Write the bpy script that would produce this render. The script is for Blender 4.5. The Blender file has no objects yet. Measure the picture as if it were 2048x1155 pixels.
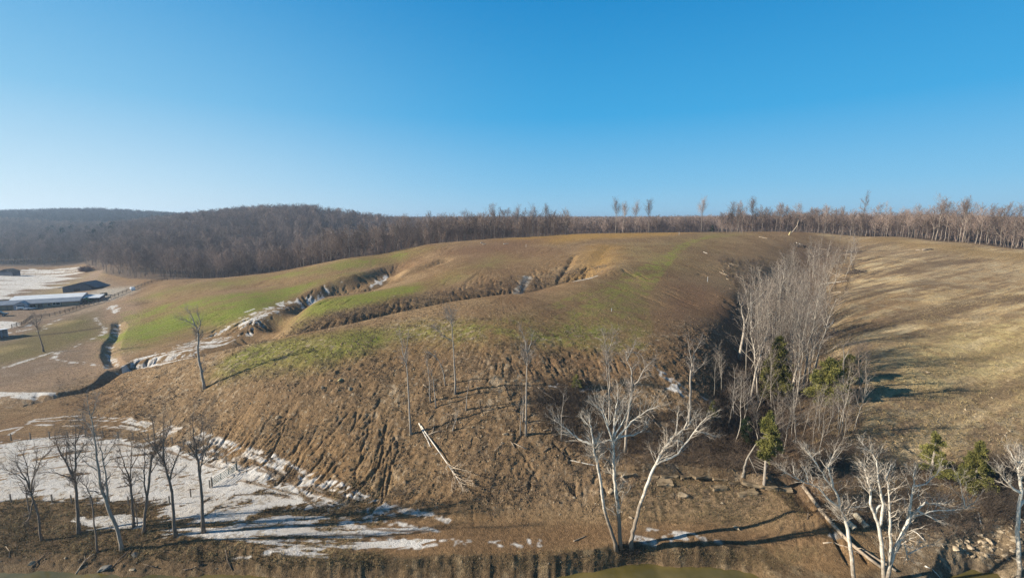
import math, random, sys, time
import numpy as np
T0 = time.time()
# ----------------------------------------------------------------- camera model
F = 950.0; CX, CY = 1024.0, 577.5; CH = 36.0            # focal length in px of the 2048 px photo, camera height above the terrace
PITCH = math.atan(137.5 / F); CT, ST = math.cos(PITCH), math.sin(PITCH)

def ray(px, py):
    """pixel -> (sideways per metre forward, drop per metre forward)"""
    dx = (px - CX) / F; dy = (py - CY) / F
    fwd = CT - dy * ST
    return dx / fwd, (ST + dy * CT) / fwd

def at_depth(px, py, D):
    a, t = ray(px, py)
    return np.array([a * D, D, CH - t * D])

def ray_for(px, t):
    dy = (t * CT - ST) / (CT + ST * t)
    return ((px - CX) / F) / (CT - dy * ST)

# ----------------------------------------------------------------- value noise
def hash2(ix, iy, seed):
    h = (ix.astype(np.int64) * 374761393 + iy.astype(np.int64) * 668265263 + seed * 974711) & 0xFFFFFFFF
    h = ((h ^ (h >> 13)) * 1274126177) & 0xFFFFFFFF
    h = h ^ (h >> 16)
    return (h & 0xFFFF).astype(np.float32) / 65535.0

def vnoise(x, y, seed=0):
    ix = np.floor(x); iy = np.floor(y)
    fx = (x - ix).astype(np.float32); fy = (y - iy).astype(np.float32)
    fx = fx * fx * (3 - 2 * fx); fy = fy * fy * (3 - 2 * fy)
    ix = ix.astype(np.int64); iy = iy.astype(np.int64)
    a = hash2(ix, iy, seed); b = hash2(ix + 1, iy, seed); c = hash2(ix, iy + 1, seed); d = hash2(ix + 1, iy + 1, seed)
    return (a + (b - a) * fx) * (1 - fy) + (c + (d - c) * fx) * fy

def fbm(x, y, seed=0, octv=3):
    s = 0; amp = .5; tot = 0
    for k in range(octv):
        s = s + amp * vnoise(x * 2 ** k + 17.3 * k, y * 2 ** k - 9.1 * k, seed + k); tot += amp; amp *= .5
    return s / tot

# ----------------------------------------------------------------- terrain control points: V = seen at pixel, H = height given
PTS = []
def V(px, py, D): a, t = ray(px, py); PTS.append((a, math.log(D), t))
def H(px, D, z): t = (CH - z) / D; PTS.append((ray_for(px, t), math.log(D), t))

# bank and terrace
for px, py, D in [(-250,1030,54),(-250,1120,47.5),(0,1015,55.5),(0,1120,48.2),(120,1060,52),(250,1095,48),(250,1010,56),(420,1075,49.5),(420,1000,56.8),
                  (600,1108,47.2),(600,1040,53),(850,1108,47.2),(900,1060,50.8),(1050,1100,47.6),(1230,1093,48),(1290,1093,48),(1400,1098,47.7),(1450,1060,50.8),
                  (1650,1085,48.5),(1750,1100,47.5),(1900,1110,47),(2048,1120,46),(2300,1125,46)]: V(px, py, D)
# snow field, left flat ground
for px, D, z in [(0,62,0.1),(0,72,.1),(0,82,.2),(-250,75,.2),(200,66,0),(300,72,0),(470,62,0),(0,95,.0),(0,110,.3),(0,140,.3),(0,180,.2),(0,230,.2),(0,300,0),(0,365,0),
                 (-250,120,0),(-250,200,0),(-250,330,0),(120,125,.3),(120,160,.3),(120,215,.2),(150,300,0),(150,365,.3),(200,140,.5),(200,180,.8),(180,260,1.5)]: H(px, D, z)
# toe of the near spur
for px, py, D in [(120,800,91),(200,835,83),(300,862,78),(450,905,70),(600,960,62),(750,1025,54.8),(850,1042,53),(1000,1042,53),(1150,1042,53),(1300,1042,53),(1500,1050,52)]: V(px, py, D)
# near spur front face
for px, py, D in [(300,800,86),(300,760,94),(300,738,103),(240,742,108.5),(180,775,99),
                  (500,850,71.5),(500,780,78),(500,720,89),(500,690,97),(400,712,99.5),(400,800,80),(600,668,99.5),
                  (700,900,64),(700,800,72.4),(700,720,80.5),(700,650,101),(800,625,107),(800,675,90),(900,605,112),(850,900,63.3),
                  (1000,940,59),(1000,870,64.2),(1000,785,71.5),(1000,700,80.5),(1000,640,95),(1000,590,115),
                  (1150,930,59.5),(1150,870,64.5),(1150,785,72.5),(1150,700,82.5),(1150,630,101),(1150,562,134),
                  (1250,700,83),(1250,620,107),(1250,560,141),
                  (1300,945,57.5),(1300,900,63.5),(1300,800,72),(1300,700,83),(1290,620,110),(1310,570,136),(1330,540,156),(1370,500,205),(1220,500,200),(1280,500,203),(1210,535,150)]: V(px, py, D)
# right flank of the spur, ravine D
for px, py, D in [(1400,900,63.5),(1400,800,73),(1400,700,88),(1400,640,107),(1400,600,126),(1400,550,158),(1420,500,215),(1480,600,130),(1450,700,92.5),(1460,800,75.5),(1500,540,178),(1540,495,235),
                  (1470,945,58),(1450,1000,54.5),(1560,1000,53.5),(1550,950,57)]: V(px, py, D)
for px, D, z in [(1600,52,1.6),(1545,68,3.6),(1535,80,4.2),(1545,98,5.6),(1565,130,7.6),(1605,175,10.8),(1640,225,17.2),(1660,260,23)]: H(px, D, z)
# right hill
for px, py, D in [(1700,485,262),(1750,477,258),(1900,489,220),(2048,507,190),(2300,530,165),(1950,1040,50.5),(1950,1000,53.5),(1950,900,62.5),(1950,800,75),(1950,700,93),(1950,600,128),(1950,540,168),(1950,510,196),
                  (1800,900,62),(1800,850,67.5),(1800,800,74),(1800,700,92),(1800,600,130),(1800,540,176),(1800,500,226),(1700,900,60.5),(1690,800,74.5),(1680,700,95),(1690,600,137),(1710,540,186),(1700,510,224),
                  (2100,900,63),(2100,800,74),(2100,700,90),(2100,600,120),(2300,900,65),(2300,700,88),(2300,600,115),(1750,1000,53.5),(1680,1000,52.5)]: V(px, py, D)
# ravine A behind the near spur and far wall
for px, D, z in [(560,115,4.2),(620,117,6.4),(700,120,8.8),(800,128,10.2),(900,134,11.2),(1000,142,12.4),(1080,148,14.2),(1150,154,16.2)]: H(px, D, z)
for px, py, D in [(700,632,128),(700,600,142),(800,605,138),(900,585,147),(1000,560,159),(1000,520,196),(900,540,175),(1000,493,226),(1000,477,250),(1150,535,171),(1150,500,210),(1150,468,288),
                  (1100,540,172),(1280,466,292),(1400,464,294),(1500,464,290),(1600,467,280),(1100,500,214)]: V(px, py, D)
# spur between ravine A and ravine B, crest of that spur
for px, py, D in [(540,645,133),(580,620,142),(640,597,151),(720,585,155),(800,570,163),(860,555,170)]: V(px, py, D)
for px, D, z in [(500,120,2.6),(560,140,5.6),(600,158,6.2),(640,167,7.6),(690,172,9.0),(740,176,11.0)]: H(px, D, z)
for px, py, D in [(300,720,115.5),(400,692,124),(500,662,135),(500,640,142),(500,600,165),(580,600,167),(580,575,184),(640,585,172),(640,566,184),(640,545,201),(700,560,183),(720,540,200),
                  (400,640,151),(400,600,175),(260,640,168),(250,700,128),(300,640,162),(300,600,196),(350,562,225),(400,575,203),(250,592,207),(500,570,200),(500,550,225),(640,527,222),(700,516,226),(760,540,200),(800,525,214),(850,491,236),(950,481,245),(850,530,196)]: V(px, py, D)
# behind the crest line
for px, D, z in [(230,250,3),(300,260,4.5),(300,330,10),(300,450,16),(300,600,23),(400,260,4),(500,260,3),(400,330,7),(500,330,5),(500,450,17),(500,600,37),(650,260,9),(650,330,5),(650,450,14),(650,620,39),(800,280,14),(800,350,10),(800,500,14),(800,700,26),
                 (900,300,20),(900,400,19),(900,600,22),(1000,300,22),(1000,400,20),(1150,345,24),(1150,430,22),(1150,600,24),(1300,350,26),(1300,430,24),(1300,600,25),(1500,345,26),(1500,430,25),(1500,600,25),(1750,310,26),(1750,400,24),(1750,600,24),
                 (1900,270,25),(1900,340,23),(2048,235,23),(2048,320,22),(2048,500,23),(2350,220,22),(2350,400,22),
                 (0,420,2),(0,500,6),(0,700,22),(0,1000,36),(200,420,8),(200,520,10),(200,700,16),(200,1000,41),(-300,450,2),(-300,700,20),(-300,1000,34),(500,850,26),(500,1100,26),(300,850,24),(650,900,26),(800,1000,29),(1000,900,27),(1300,900,28),(1700,900,27),(2100,900,27),(2400,900,27)]: H(px, D, z)
for px in (-600, -200, 200, 600, 1000, 1400, 1800, 2200, 2600):
    for D, z in ((1500, 31 if px > 300 else 38), (2400, 31), (4600, 33)): H(px, D, z)
for px, D, z in [(-700,50,0),(-700,75,0),(-700,120,0),(-700,200,0),(-700,350,2),(-700,600,15),(2700,48,0),(2700,60,5),(2700,90,12),(2700,150,19),(2700,250,22),(2700,500,23)]: H(px, D, z)
PTS = np.array(PTS); K = len(PTS)

def tps(r2): return .5 * r2 * np.log(r2 + 1e-9)
_X = PTS[:, :2]; _d2 = ((_X[:, None] - _X[None]) ** 2).sum(-1)
_A = np.zeros((K + 3, K + 3)); _A[:K, :K] = tps(_d2) + np.eye(K) * 3e-4
_A[:K, K] = 1; _A[:K, K + 1:] = _X; _A[K, :K] = 1; _A[K + 1:, :K] = _X.T
_W = np.linalg.solve(_A, np.concatenate([PTS[:, 2], [0, 0, 0]])).astype(np.float64)

# grid: fans out from below the camera so that far ground is coarser
NA = 1560; A0, A1 = -1.75, 1.75
ga = np.linspace(A0, A1, NA)
def seg(d0, d1, step): return np.linspace(math.log(d0), math.log(d1), max(2, int(math.log(d1 / d0) / step)), endpoint=False)
gb = np.concatenate([seg(12, 43, .03), seg(43, 84, .0021), seg(84, 150, .0030), seg(150, 320, .0038), seg(320, 5000, .016)])
NB = len(gb)
def base_t(a, b):
    out = np.empty(a.shape); fa = a.ravel(); fb = b.ravel(); o = out.ravel()
    for i in range(0, fa.size, 60000):
        x = fa[i:i + 60000]; y = fb[i:i + 60000]
        r2 = (x[:, None] - _X[None, :, 0]) ** 2 + (y[:, None] - _X[None, :, 1]) ** 2
        o[i:i + 60000] = tps(r2) @ _W[:K] + _W[K] + x * _W[K + 1] + y * _W[K + 2]
    return o.reshape(a.shape)
# evaluate coarse, then upsample (the surface is smooth)
ca = np.linspace(A0, A1, 330); cb = np.linspace(gb[0], gb[-1], 300)
_ct = base_t(*np.meshgrid(ca, cb))
def _blur2(a, n):
    for _ in range(n):
        p = np.pad(a, 1, mode='edge'); a = (p[:-2, 1:-1] + p[2:, 1:-1] + p[1:-1, :-2] + p[1:-1, 2:] + 4 * a) / 8
    return a
_dc = np.exp(cb)[:, None]
_wn = np.clip((98 - _dc) / 14, 0, 1) * np.clip((_dc - 44) / 6, 0, 1)
_ct = _ct * (1 - _wn) + _blur2(_ct, 34) * _wn
def upsample(c, ca, cb, a, b):
    """cubic (Catmull-Rom), separable"""
    def w(n, c0, c1, q):
        u = np.clip((q - c0) / (c1 - c0) * (n - 1), 0, n - 1.0001); i = np.floor(u).astype(int); f = u - i
        idx = np.stack([np.clip(i + k, 0, n - 1) for k in (-1, 0, 1, 2)]); 
        ww = np.stack([-.5*f+f*f-.5*f**3, 1-2.5*f*f+1.5*f**3, .5*f+2*f*f-1.5*f**3, -.5*f*f+.5*f**3]); return idx, ww
    ia, wa = w(len(ca), ca[0], ca[-1], a); ib, wb = w(len(cb), cb[0], cb[-1], b)
    tmp = sum(c[:, ia[k]] * wa[k][None] for k in range(4))
    return sum(tmp[ib[k]] * wb[k][:, None] for k in range(4))
gt = upsample(_ct, ca, cb, ga, gb)
D = np.exp(gb)[:, None]; GX = ga[None] * D; GY = np.broadcast_to(D, GX.shape).copy()
Z = CH - gt * D

def grid_sample(G, x, y):
    x = np.asarray(x, float); y = np.maximum(np.asarray(y, float), 12.01)
    u = np.clip((x / y - A0) / (A1 - A0) * (NA - 1), 0, NA - 1.001); b = np.log(y)
    v = np.clip(np.interp(b, gb, np.arange(NB)), 0, NB - 1.001)
    i = u.astype(int); j = v.astype(int); fu = u - i; fv = v - j
    return (G[j, i] * (1 - fu) + G[j, i + 1] * fu) * (1 - fv) + (G[j + 1, i] * (1 - fu) + G[j + 1, i + 1] * fu) * fv

_hd = np.exp(np.concatenate([np.linspace(math.log(40), math.log(400), 1400), np.linspace(math.log(401), math.log(4000), 300)]))
def hit(px, py, dmin=40):
    """first point of the ground seen at a photo pixel"""
    a, t = ray(px, py)
    z = grid_sample(Z, a * _hd, _hd); s = (CH - t * _hd) - z
    k = np.where((s <= 0) & (_hd >= dmin))[0]
    if len(k) == 0: return np.array([a * 300, 300, float(grid_sample(Z, a * 300, 300))])
    k = k[0]
    if k == 0: d = _hd[0]
    else: d = _hd[k - 1] + (_hd[k] - _hd[k - 1]) * s[k - 1] / max(s[k - 1] - s[k], 1e-9)
    return np.array([a * d, d, CH - t * d])
def ground(x, y): return float(grid_sample(Z, x, y))
def track(pts): return np.array([hit(*p)[:2] for p in pts])

def seg_dist(line, X, Y, reach, along=False):
    """distance of each point to a polyline; far points are left at 1e9"""
    best = np.full(X.shape, 1e9, np.float32); pos = np.zeros(X.shape, np.float32) if along else None; L = 0.
    for (x0, y0), (x1, y1) in zip(line[:-1], line[1:]):
        m = (X > min(x0, x1) - reach) & (X < max(x0, x1) + reach) & (Y > min(y0, y1) - reach) & (Y < max(y0, y1) + reach)
        l = math.hypot(x1 - x0, y1 - y0)
        if m.any() and l > 1e-6:
            qx = X[m] - x0; qy = Y[m] - y0; h = np.clip((qx * (x1 - x0) + qy * (y1 - y0)) / (l * l), 0, 1)
            d = np.hypot(qx - h * (x1 - x0), qy - h * (y1 - y0)); o = best[m]; s = d < o; o[s] = d[s]; best[m] = o
            if along: p = pos[m]; p[s] = (L + h * l)[s]; pos[m] = p
        L += l
    return (best, pos) if along else best
def sstep(e0, e1, x): u = np.clip((x - e0) / (e1 - e0), 0, 1); return u * u * (3 - 2 * u)
def inside(poly, X, Y):
    r = np.zeros(X.shape, bool); n = len(poly)
    bb = (X > poly[:, 0].min()) & (X < poly[:, 0].max()) & (Y > poly[:, 1].min()) & (Y < poly[:, 1].max())
    x = X[bb]; y = Y[bb]; rr = np.zeros(x.shape, bool)
    for i in range(n):
        x0, y0 = poly[i]; x1, y1 = poly[(i + 1) % n]
        c = ((y0 > y) != (y1 > y)); 
        if y1 != y0: rr ^= c & (x < (x1 - x0) * (y - y0) / (y1 - y0) + x0)
    r[bb] = rr; return r

# ----------------------------------------------------------------- gullies, ditches, ledge (cut into the ground along world lines)
def cut(pts, depth, width, power=1.0, jit=.25, dmin=40, fade=(.12, .12)):
    """V-shaped notch along a line seen in the photo; the line is laid on the ground first"""
    global Z
    ln = track(pts) if len(pts[0]) == 2 else np.array([at_depth(*p)[:2] for p in pts])
    wob = 1 + jit * (fbm(GX / (width * 2.5 + 2), GY / (width * 2.5 + 2), 5, 2) - .5) * 2
    d, s = seg_dist(ln, GX, GY, width * 1.6, True)
    m = d < width * 1.6
    L = np.hypot(*np.diff(ln, axis=0).T).sum()
    f = np.minimum(sstep(0, fade[0] * L + .01, s[m]), sstep(0, fade[1] * L + .01, L - s[m]))
    _p = np.clip(1 - d[m] / (width * wob[m]), 0, 1)
    Z[m] -= depth * f * (_p * _p * (3 - 2 * _p) if width > 5 else _p ** power)
# ravine A (bottom hidden behind the near spur), ravine B and its branch, the valley between woods and fields
cut([(545,690,112),(620,672,116),(700,655,119),(800,632,127),(900,608,133),(1000,594,140),(1080,584,146),(1160,566,153),(1215,545,160)], 3.2, 11)
cut([(470,697,117),(520,678,124),(560,648,139),(600,622,150),(640,600,164),(655,590,170),(690,572,178),(730,555,186),(780,528,200),(830,512,212)], 3.2, 11)
cut([(655,590,170),(700,580,172),(735,571,176),(760,556,182),(775,545,188),(800,537,196)], 3.2, 8)
cut([(240,735,112),(330,722,114),(400,708,115),(470,697,117)], 1.8, 6, fade=(.02, .02))
cut([(250,612),(300,602),(360,590),(430,580),(520,569),(600,558)], 1.0, 5)
cut([(236,640),(240,655),(232,672),(222,690),(219,712),(232,732)], 1.1, 2.2, fade=(.1,.02))
cut([(242,735),(225,745),(205,762),(180,776),(140,784),(105,790),(80,797),(40,806),(-60,815)], 1.5, 2.4, fade=(.02,.02))
cut([(100,787),(60,797),(0,802),(-80,800)], 1.2, 4)
# gullies in the far wall of ravine A
cut([(1064,545),(1050,566),(1034,588)], .5, 1.6)
cut([(1225,488),(1203,508),(1190,528),(1172,547),(1162,560)], .5, 5)
cut([(1150,510),(1135,535),(1115,560)], .6, 1.8)
cut([(900,515),(850,535),(800,552),(790,560)], 1.2, 6)
# ravine D
cut([(1600,1010,51.5),(1585,975,55),(1560,930,60),(1545,880,66),(1537,820,74),(1537,770,83),(1545,710,97),(1563,640,124),(1595,570,168),(1635,512,224)], 1.9, 16, jit=.35, fade=(.12,.1))
cut([(1650,1030),(1615,990),(1590,968),(1565,945)], 1.3, 3.4, fade=(.3,.3))
# broad soft unevenness of the ground
_near = np.exp(-((gb - math.log(70)) / 1.2) ** 2)[:, None]
Z += (fbm(GX / 22, GY / 22, 31, 2) - .5) * 1.1 * _near * sstep(52, 62, GY)
# rock ledge above the road cut: the ground above it stands back as a step
LEDGE = [(1215,940),(1280,946),(1350,944),(1420,950),(1480,958),(1530,972),(1570,975)]
_ll = track(LEDGE); _d, _s = seg_dist(_ll, GX, GY, 6, True)
_side = GY - np.interp(GX, _ll[:, 0], _ll[:, 1])
_fl = np.where(_d < 6, np.exp(-(_d / 2.6) ** 2), 0) * sstep(0, 5, _s) * sstep(0, 3, np.hypot(*np.diff(_ll, axis=0).T).sum() - _s)
Z += _fl * (.95 * sstep(-.25, .15, _side) - .7 * sstep(.1, -.15, _side) * np.exp(-np.abs(_side)))
# river bed: everything nearer than the water's edge goes below the water level
WATER = -1.6
_edge = [(-500,1100,49),(-200,1112,48.2),(0,1128,47.2),(200,1140,46.5),(480,1150,45.9),(700,1158,45.4),(1000,1155,45.6),(1095,1150,45.9),(1160,1138,46.6),(1210,1128,47.0),(1300,1121,47.3),(1420,1130,46.8),(1500,1150,45.9),(1560,1190,43),(1700,1230,41),(1840,1190,43),(1890,1150,45.6),(1950,1130,46.6),(1995,1140,46),(2045,1200,42),(2300,1200,41.5)]
_ea = np.array([ray(p[0], p[1])[0] for p in _edge]); _ed = np.array([p[2] for p in _edge])
edgeD = np.interp(ga, _ea, _ed)[None] + ((fbm(ga * 7, ga * 0 + 3.3, 77, 2) - .5) * 1.8 + (fbm(ga * 31, ga * 0 + 8.3, 78, 3) - .5) * .8)[None]
_under = GY - edgeD
_bw = np.interp(ga, [ray(p, 1100)[0] for p in (0, 200, 420, 600, 1180, 1260, 1400, 1600, 1900, 2048)], [7, 6.5, 3.2, 1.5, 1.5, 1.2, 2.0, 4, 3, 2.5])[None]
_bankz = WATER + (np.clip(_under / _bw, 0, 1) ** .8) * 1.75 + np.clip(_under - _bw, 0, 99) * .6
_bankz = _bankz + (fbm(GX / .8, GY / .8, 88, 4) - .5) * .42 * sstep(0, .5, _under)
Z = np.where(_under < 0, np.minimum(Z, WATER + np.clip(_under * .55, -1.6, 0)), np.where(_under < _bw + 3, np.minimum(np.maximum(Z, WATER + .05 + np.clip(_under, 0, 1) * .25), _bankz), Z))
Z = np.where(GY < 33, WATER - 1.4 + sstep(30, 24, GY) * 3.2, Z)
def _block(ln, pad):
    y0, y1 = max(ln[:, 1].min() - pad, 12.5), ln[:, 1].max() + pad
    r = slice(max(0, int(np.searchsorted(gb, math.log(y0))) - 1), min(NB, int(np.searchsorted(gb, math.log(y1))) + 1))
    aa = [(x + sx * pad) / max(y + sy * pad, 12.5) for x, y in ln for sx in (-1, 1) for sy in (-1, 1)]
    c = slice(int(np.clip((min(aa) - A0) / (A1 - A0) * (NA - 1) - 1, 0, NA - 2)), int(np.clip((max(aa) - A0) / (A1 - A0) * (NA - 1) + 2, 2, NA)))
    return r, c
def region(pts, soft, warp=0., wl=6., seed=0):
    """0..1 mask of a patch of ground outlined along features in the photo, with an uneven edge"""
    poly = track(pts); out = np.zeros(Z.shape, np.float32); B = _block(poly, soft + warp + 1); X, Y = GX[B], GY[B]
    if warp: X, Y = X + (fbm(X / wl, Y / wl, 200 + seed, 3) - .5) * 2 * warp, Y + (fbm(X / wl, Y / wl, 300 + seed, 3) - .5) * 2 * warp
    d = seg_dist(np.vstack([poly, poly[:1]]), X, Y, soft * 1.2); ins = inside(poly, X, Y)
    d = np.minimum(d, soft)
    out[B] = np.where(ins, .5 + .5 * d / soft, .5 - .5 * d / soft); return out
def stroke(pts, width, soft=None, jit=.3, seed=0):
    ln = track(pts); soft = soft or width * .6; out = np.zeros(Z.shape, np.float32); B = _block(ln, width + soft + 2.5); X, Y = GX[B], GY[B]
    d = seg_dist(ln, X, Y, width + soft + 1.5) + (fbm(X / 1.3, Y / 1.3, 400 + seed, 2) - .5) * 2 * jit
    out[B] = 1 - sstep(width * .5, width * .5 + soft, d); return out
# ----------------------------------------------------------------- erosion rills follow the fall line
def slopes(Zs):
    zx = np.gradient(Zs, axis=1) / np.gradient(GX, axis=1)
    zb = np.gradient(Zs, axis=0) / np.gradient(gb)[:, None]
    return zx, zb / GY - ga[None] * zx
def blur(a, n):
    for _ in range(n):
        a = (np.roll(a, 1, 0) + a * 2 + np.roll(a, -1, 0)) / 4; a = (np.roll(a, 1, 1) + a * 2 + np.roll(a, -1, 1)) / 4
    return a
_zx, _zy = slopes(blur(Z, 6)); SLOPE = np.hypot(_zx, _zy)
R0 = int(np.searchsorted(gb, math.log(44))); R1 = int(np.searchsorted(gb, math.log(330)))
_dx = (_zx / (SLOPE + 1e-6))[R0:R1]; _dy = (_zy / (SLOPE + 1e-6))[R0:R1]
_dx = blur(_dx, 4).astype(np.float32); _dy = blur(_dy, 4).astype(np.float32)
def lic(freq, steps, ds, seed):
    """noise smeared along the fall line of the slope"""
    acc = 0; n = 0
    gy0 = gb[R0:R1]
    for sgn in (1, -1):
        x = GX[R0:R1].astype(np.float32); y = GY[R0:R1].astype(np.float32)
        for k in range(steps):
            if k or sgn > 0: acc = acc + vnoise(x * freq, y * freq, seed); n += 1
            u = np.clip((x / y - A0) / (A1 - A0) * (NA - 1), 0, NA - 1).astype(np.int32)
            v = np.clip(np.interp(np.log(y), gy0, np.arange(len(gy0))), 0, len(gy0) - 1).astype(np.int32)
            x = x + sgn * ds * _dx[v, u]; y = np.maximum(y + sgn * ds * _dy[v, u], 20)
    acc = acc / n; m = acc.mean(); s = acc.std(); return (acc - m) / s
RIL = np.zeros(Z.shape, np.float32); STK = np.zeros(Z.shape, np.float32)
RIL[R0:R1] = lic(2.1, 9, .30, 5) * .62 + lic(1.0, 9, .5, 3) * .52 + lic(.42, 9, .9, 9) * .25
STK[R0:R1] = lic(2.6, 8, .35, 21)

_rav = [(1640,1010),(1590,960),(1545,880),(1537,770),(1545,710),(1563,640),(1595,570),(1640,512),(1665,484)]
_rl = np.array([hit(*p)[:2] for p in _rav]); _rx = np.interp(GY, _rl[:, 1], _rl[:, 0])
RIGHT = sstep(0, 10, GX - _rx)                                     # 1 on the hill to the right of the wooded ravine
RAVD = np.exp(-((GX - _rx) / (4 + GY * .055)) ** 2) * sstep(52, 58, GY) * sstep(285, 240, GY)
FRONT = sstep(118, 92, GY) * sstep(52, 57, GY)
_amp = (.05 + .13 * sstep(.10, .38, SLOPE)) * (1 - .82 * FRONT) * sstep(.05, .14, SLOPE) * (1 - .72 * RIGHT) * sstep(300, 230, GY) * (1 - .5 * RAVD)
_patch = .15 + 1.35 * sstep(.36, .66, fbm(GX / 9, GY / 9, 61, 3))
_ch = np.clip(RIL - .38, 0, 2.0); _amp = _amp * sstep(0, 2, GY - edgeD - _bw)
Z = Z - _amp * _patch * (_ch + .07 * np.clip(RIL, -2, 2))
# narrow cracks cut by running water: each starts somewhere on the slope and runs downhill
_rr = np.random.default_rng(77)
def cracks(poly, n, length, depth, width, wander=.25):
    poly = np.array(poly, float); lo, hi = poly.min(0), poly.max(0); S = []
    while len(S) < n:
        p = lo + (hi - lo) * _rr.random(2)
        if inside(poly, p[:1], p[1:])[0]: S.append(hit(*p)[:2])
    S = np.array(S); st = max(.45, width); m = int(length / st); x, y = S.T.copy(); drift = np.zeros(n); path = [S.copy()]
    for _ in range(m):
        gx, gy = grid_sample(_zx, x, y), grid_sample(_zy, x, y); l = np.hypot(gx, gy) + 1e-6; drift = drift * .75 + _rr.normal(size=n) * wander
        dx, dy = -gx / l - drift * -gy / l, -gy / l - drift * gx / l; l = np.hypot(dx, dy); x = x + dx / l * st; y = np.maximum(y + dy / l * st, 30); path.append(np.stack([x, y], 1))
    path = np.stack(path, 1)
    for q in range(n):
        ln = path[q][:max(4, int(m * _rr.uniform(.35, 1)))]; B = _block(ln, width * 2); d, s = seg_dist(ln, GX[B], GY[B], width * 2, True); L = st * (len(ln) - 1)
        k = d < width * 1.5; w = width * (.55 + .9 * vnoise(GX[B][k] / 1.3, GY[B][k] / 1.3, 13)); f = sstep(0, .25 * L, s[k]) * sstep(0, .2 * L, L - s[k]) * _rr.uniform(.35, 1.2) * sstep(.10, .24, SLOPE[B][k])
        zb = Z[B]; zb[k] -= depth * f * np.clip(1 - d[k] / w, 0, 1); Z[B] = zb
cracks([(440,820),(560,790),(760,800),(830,860),(780,960),(700,960),(560,900),(450,860)], 75, 12, .22, .22, .22)
cracks([(420,815),(540,790),(640,830),(640,930),(540,900),(440,860)], 34, 11, .24, .22, .18)
cracks([(700,800),(840,850),(800,900),(740,880)], 8, 13, .30, .26, .25)
cracks([(330,790),(500,760),(700,750),(900,740),(860,820),(560,800),(400,820)], 60, 5, .14, .2)
cracks([(980,850),(1120,850),(1120,930),(1000,940)], 7, 8, .30, .26, .35)
cracks([(1140,900),(1240,900),(1230,980),(1140,980)], 10, 4, .4, .28, .3)
cracks([(960,690),(1100,690),(1260,690),(1250,730),(1100,740),(960,735)], 110, 6.5, .16, .16, .12)
cracks([(760,690),(960,670),(960,720),(800,735),(640,740),(640,715)], 50, 6, .12, .16, .16)
cracks([(520,685),(640,640),(800,615),(960,580),(1030,570),(1030,590),(900,605),(700,650)], 170, 9, .60, .40, .22)
cracks([(640,640),(800,590),(1000,530),(1040,560),(800,610)], 60, 9, .35, .35, .2)
cracks([(1050,500),(1150,490),(1160,550),(1060,570)], 45, 14, .60, .42, .25)
cracks([(1165,490),(1230,485),(1245,510),(1200,540),(1160,550)], 55, 13, .75, .45, .3)
cracks([(650,570),(760,560),(760,585),(660,592)], 30, 6, .4, .35)
cracks([(690,540),(860,505),(960,490),(900,520),(780,560),(720,560)], 26, 12, .45, .5, .2)
cracks([(1330,600),(1420,560),(1480,640),(1460,740),(1350,760)], 45, 6, .25, .28)
cracks([(240,700),(400,665),(560,605),(640,578),(640,592),(520,650),(400,700),(300,720)], 130, 6, .55, .4)
_cl = fbm(GX / 1.6, GY / 1.6, 41, 3) - .5
Z = Z + _cl * (.05 + .42 * FRONT * sstep(.15, .35, SLOPE) + .3 * RAVD * FRONT)
Z[:, :] += (fbm(GX / .55, GY / .55, 43, 2) - .5) * (.06 + .24 * FRONT * sstep(.15, .35, SLOPE)) * sstep(130, 60, GY)
# ==== RILLS-END

# ----------------------------------------------------------------- ground colours: what lies where (soil, sown green, straw, clay, snow)
n1 = fbm(GX / 9, GY / 9, 1, 3); n2 = fbm(GX / 2.2, GY / 2.2, 2, 3); n3 = fbm(GX / .7, GY / .7, 3, 2); n4 = vnoise(GX / .32, GY / .32, 4); n5 = fbm(GX / 30, GY / 30, 6, 2)
STK = np.clip(STK, -2.5, 2.5)
def C(*c): return np.array(c, np.float32)
COL = np.zeros(Z.shape + (3,), np.float32)
def mix(m, c):
    global COL
    r = np.where(m.max(1) > 0)[0]
    if len(r) == 0: return
    r = slice(r[0], r[-1] + 1); q = np.clip(m[r], 0, 1)[..., None]; COL[r] += (np.asarray(c, np.float32) - COL[r]) * q
BROWN, DRY, DAMP, RED = C(.205, .130, .067), C(.305, .213, .118), C(.085, .058, .037), C(.20, .118, .066)
GREEN, OLIVE, STRAW, YEL, CLAY = C(.165, .20, .030), C(.180, .158, .046), C(.33, .255, .145), C(.40, .315, .13), C(.36, .215, .06)
COL[...] = BROWN
mix(sstep(.35, .75, n1) * .6, DRY); mix(sstep(.5, .8, n2) * .45, DRY); mix(sstep(.55, .8, n5) * .5, RED)
mix(sstep(.3, 1.6, STK) * .35, DRY); mix(sstep(.4, 1.8, -STK) * .35, DAMP)
# beyond the fields: leaf litter under the woods
_ep = [(-700, 430), (0, 372), (170, 372), (205, 300), (260, 262), (350, 236), (500, 236), (640, 230), (700, 234), (850, 246), (950, 256), (1050, 277), (1150, 300), (1280, 312), (1500, 314), (1600, 302), (1700, 287), (1750, 277), (1850, 250), (1950, 224), (2048, 202), (2300, 176), (2700, 150)]
EA = np.array([ray(p, 470 if p > 600 else 545)[0] for p, d in _ep]); ED = np.array([d for p, d in _ep], float)
def edge_depth(a): return np.interp(a, EA, ED)
WOODM = sstep(-4, 6, GY - edge_depth(ga)[None])
mix(WOODM, C(.135, .098, .070)); mix(WOODM * sstep(.4, .7, n1) * .6, C(.09, .07, .055))
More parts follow.
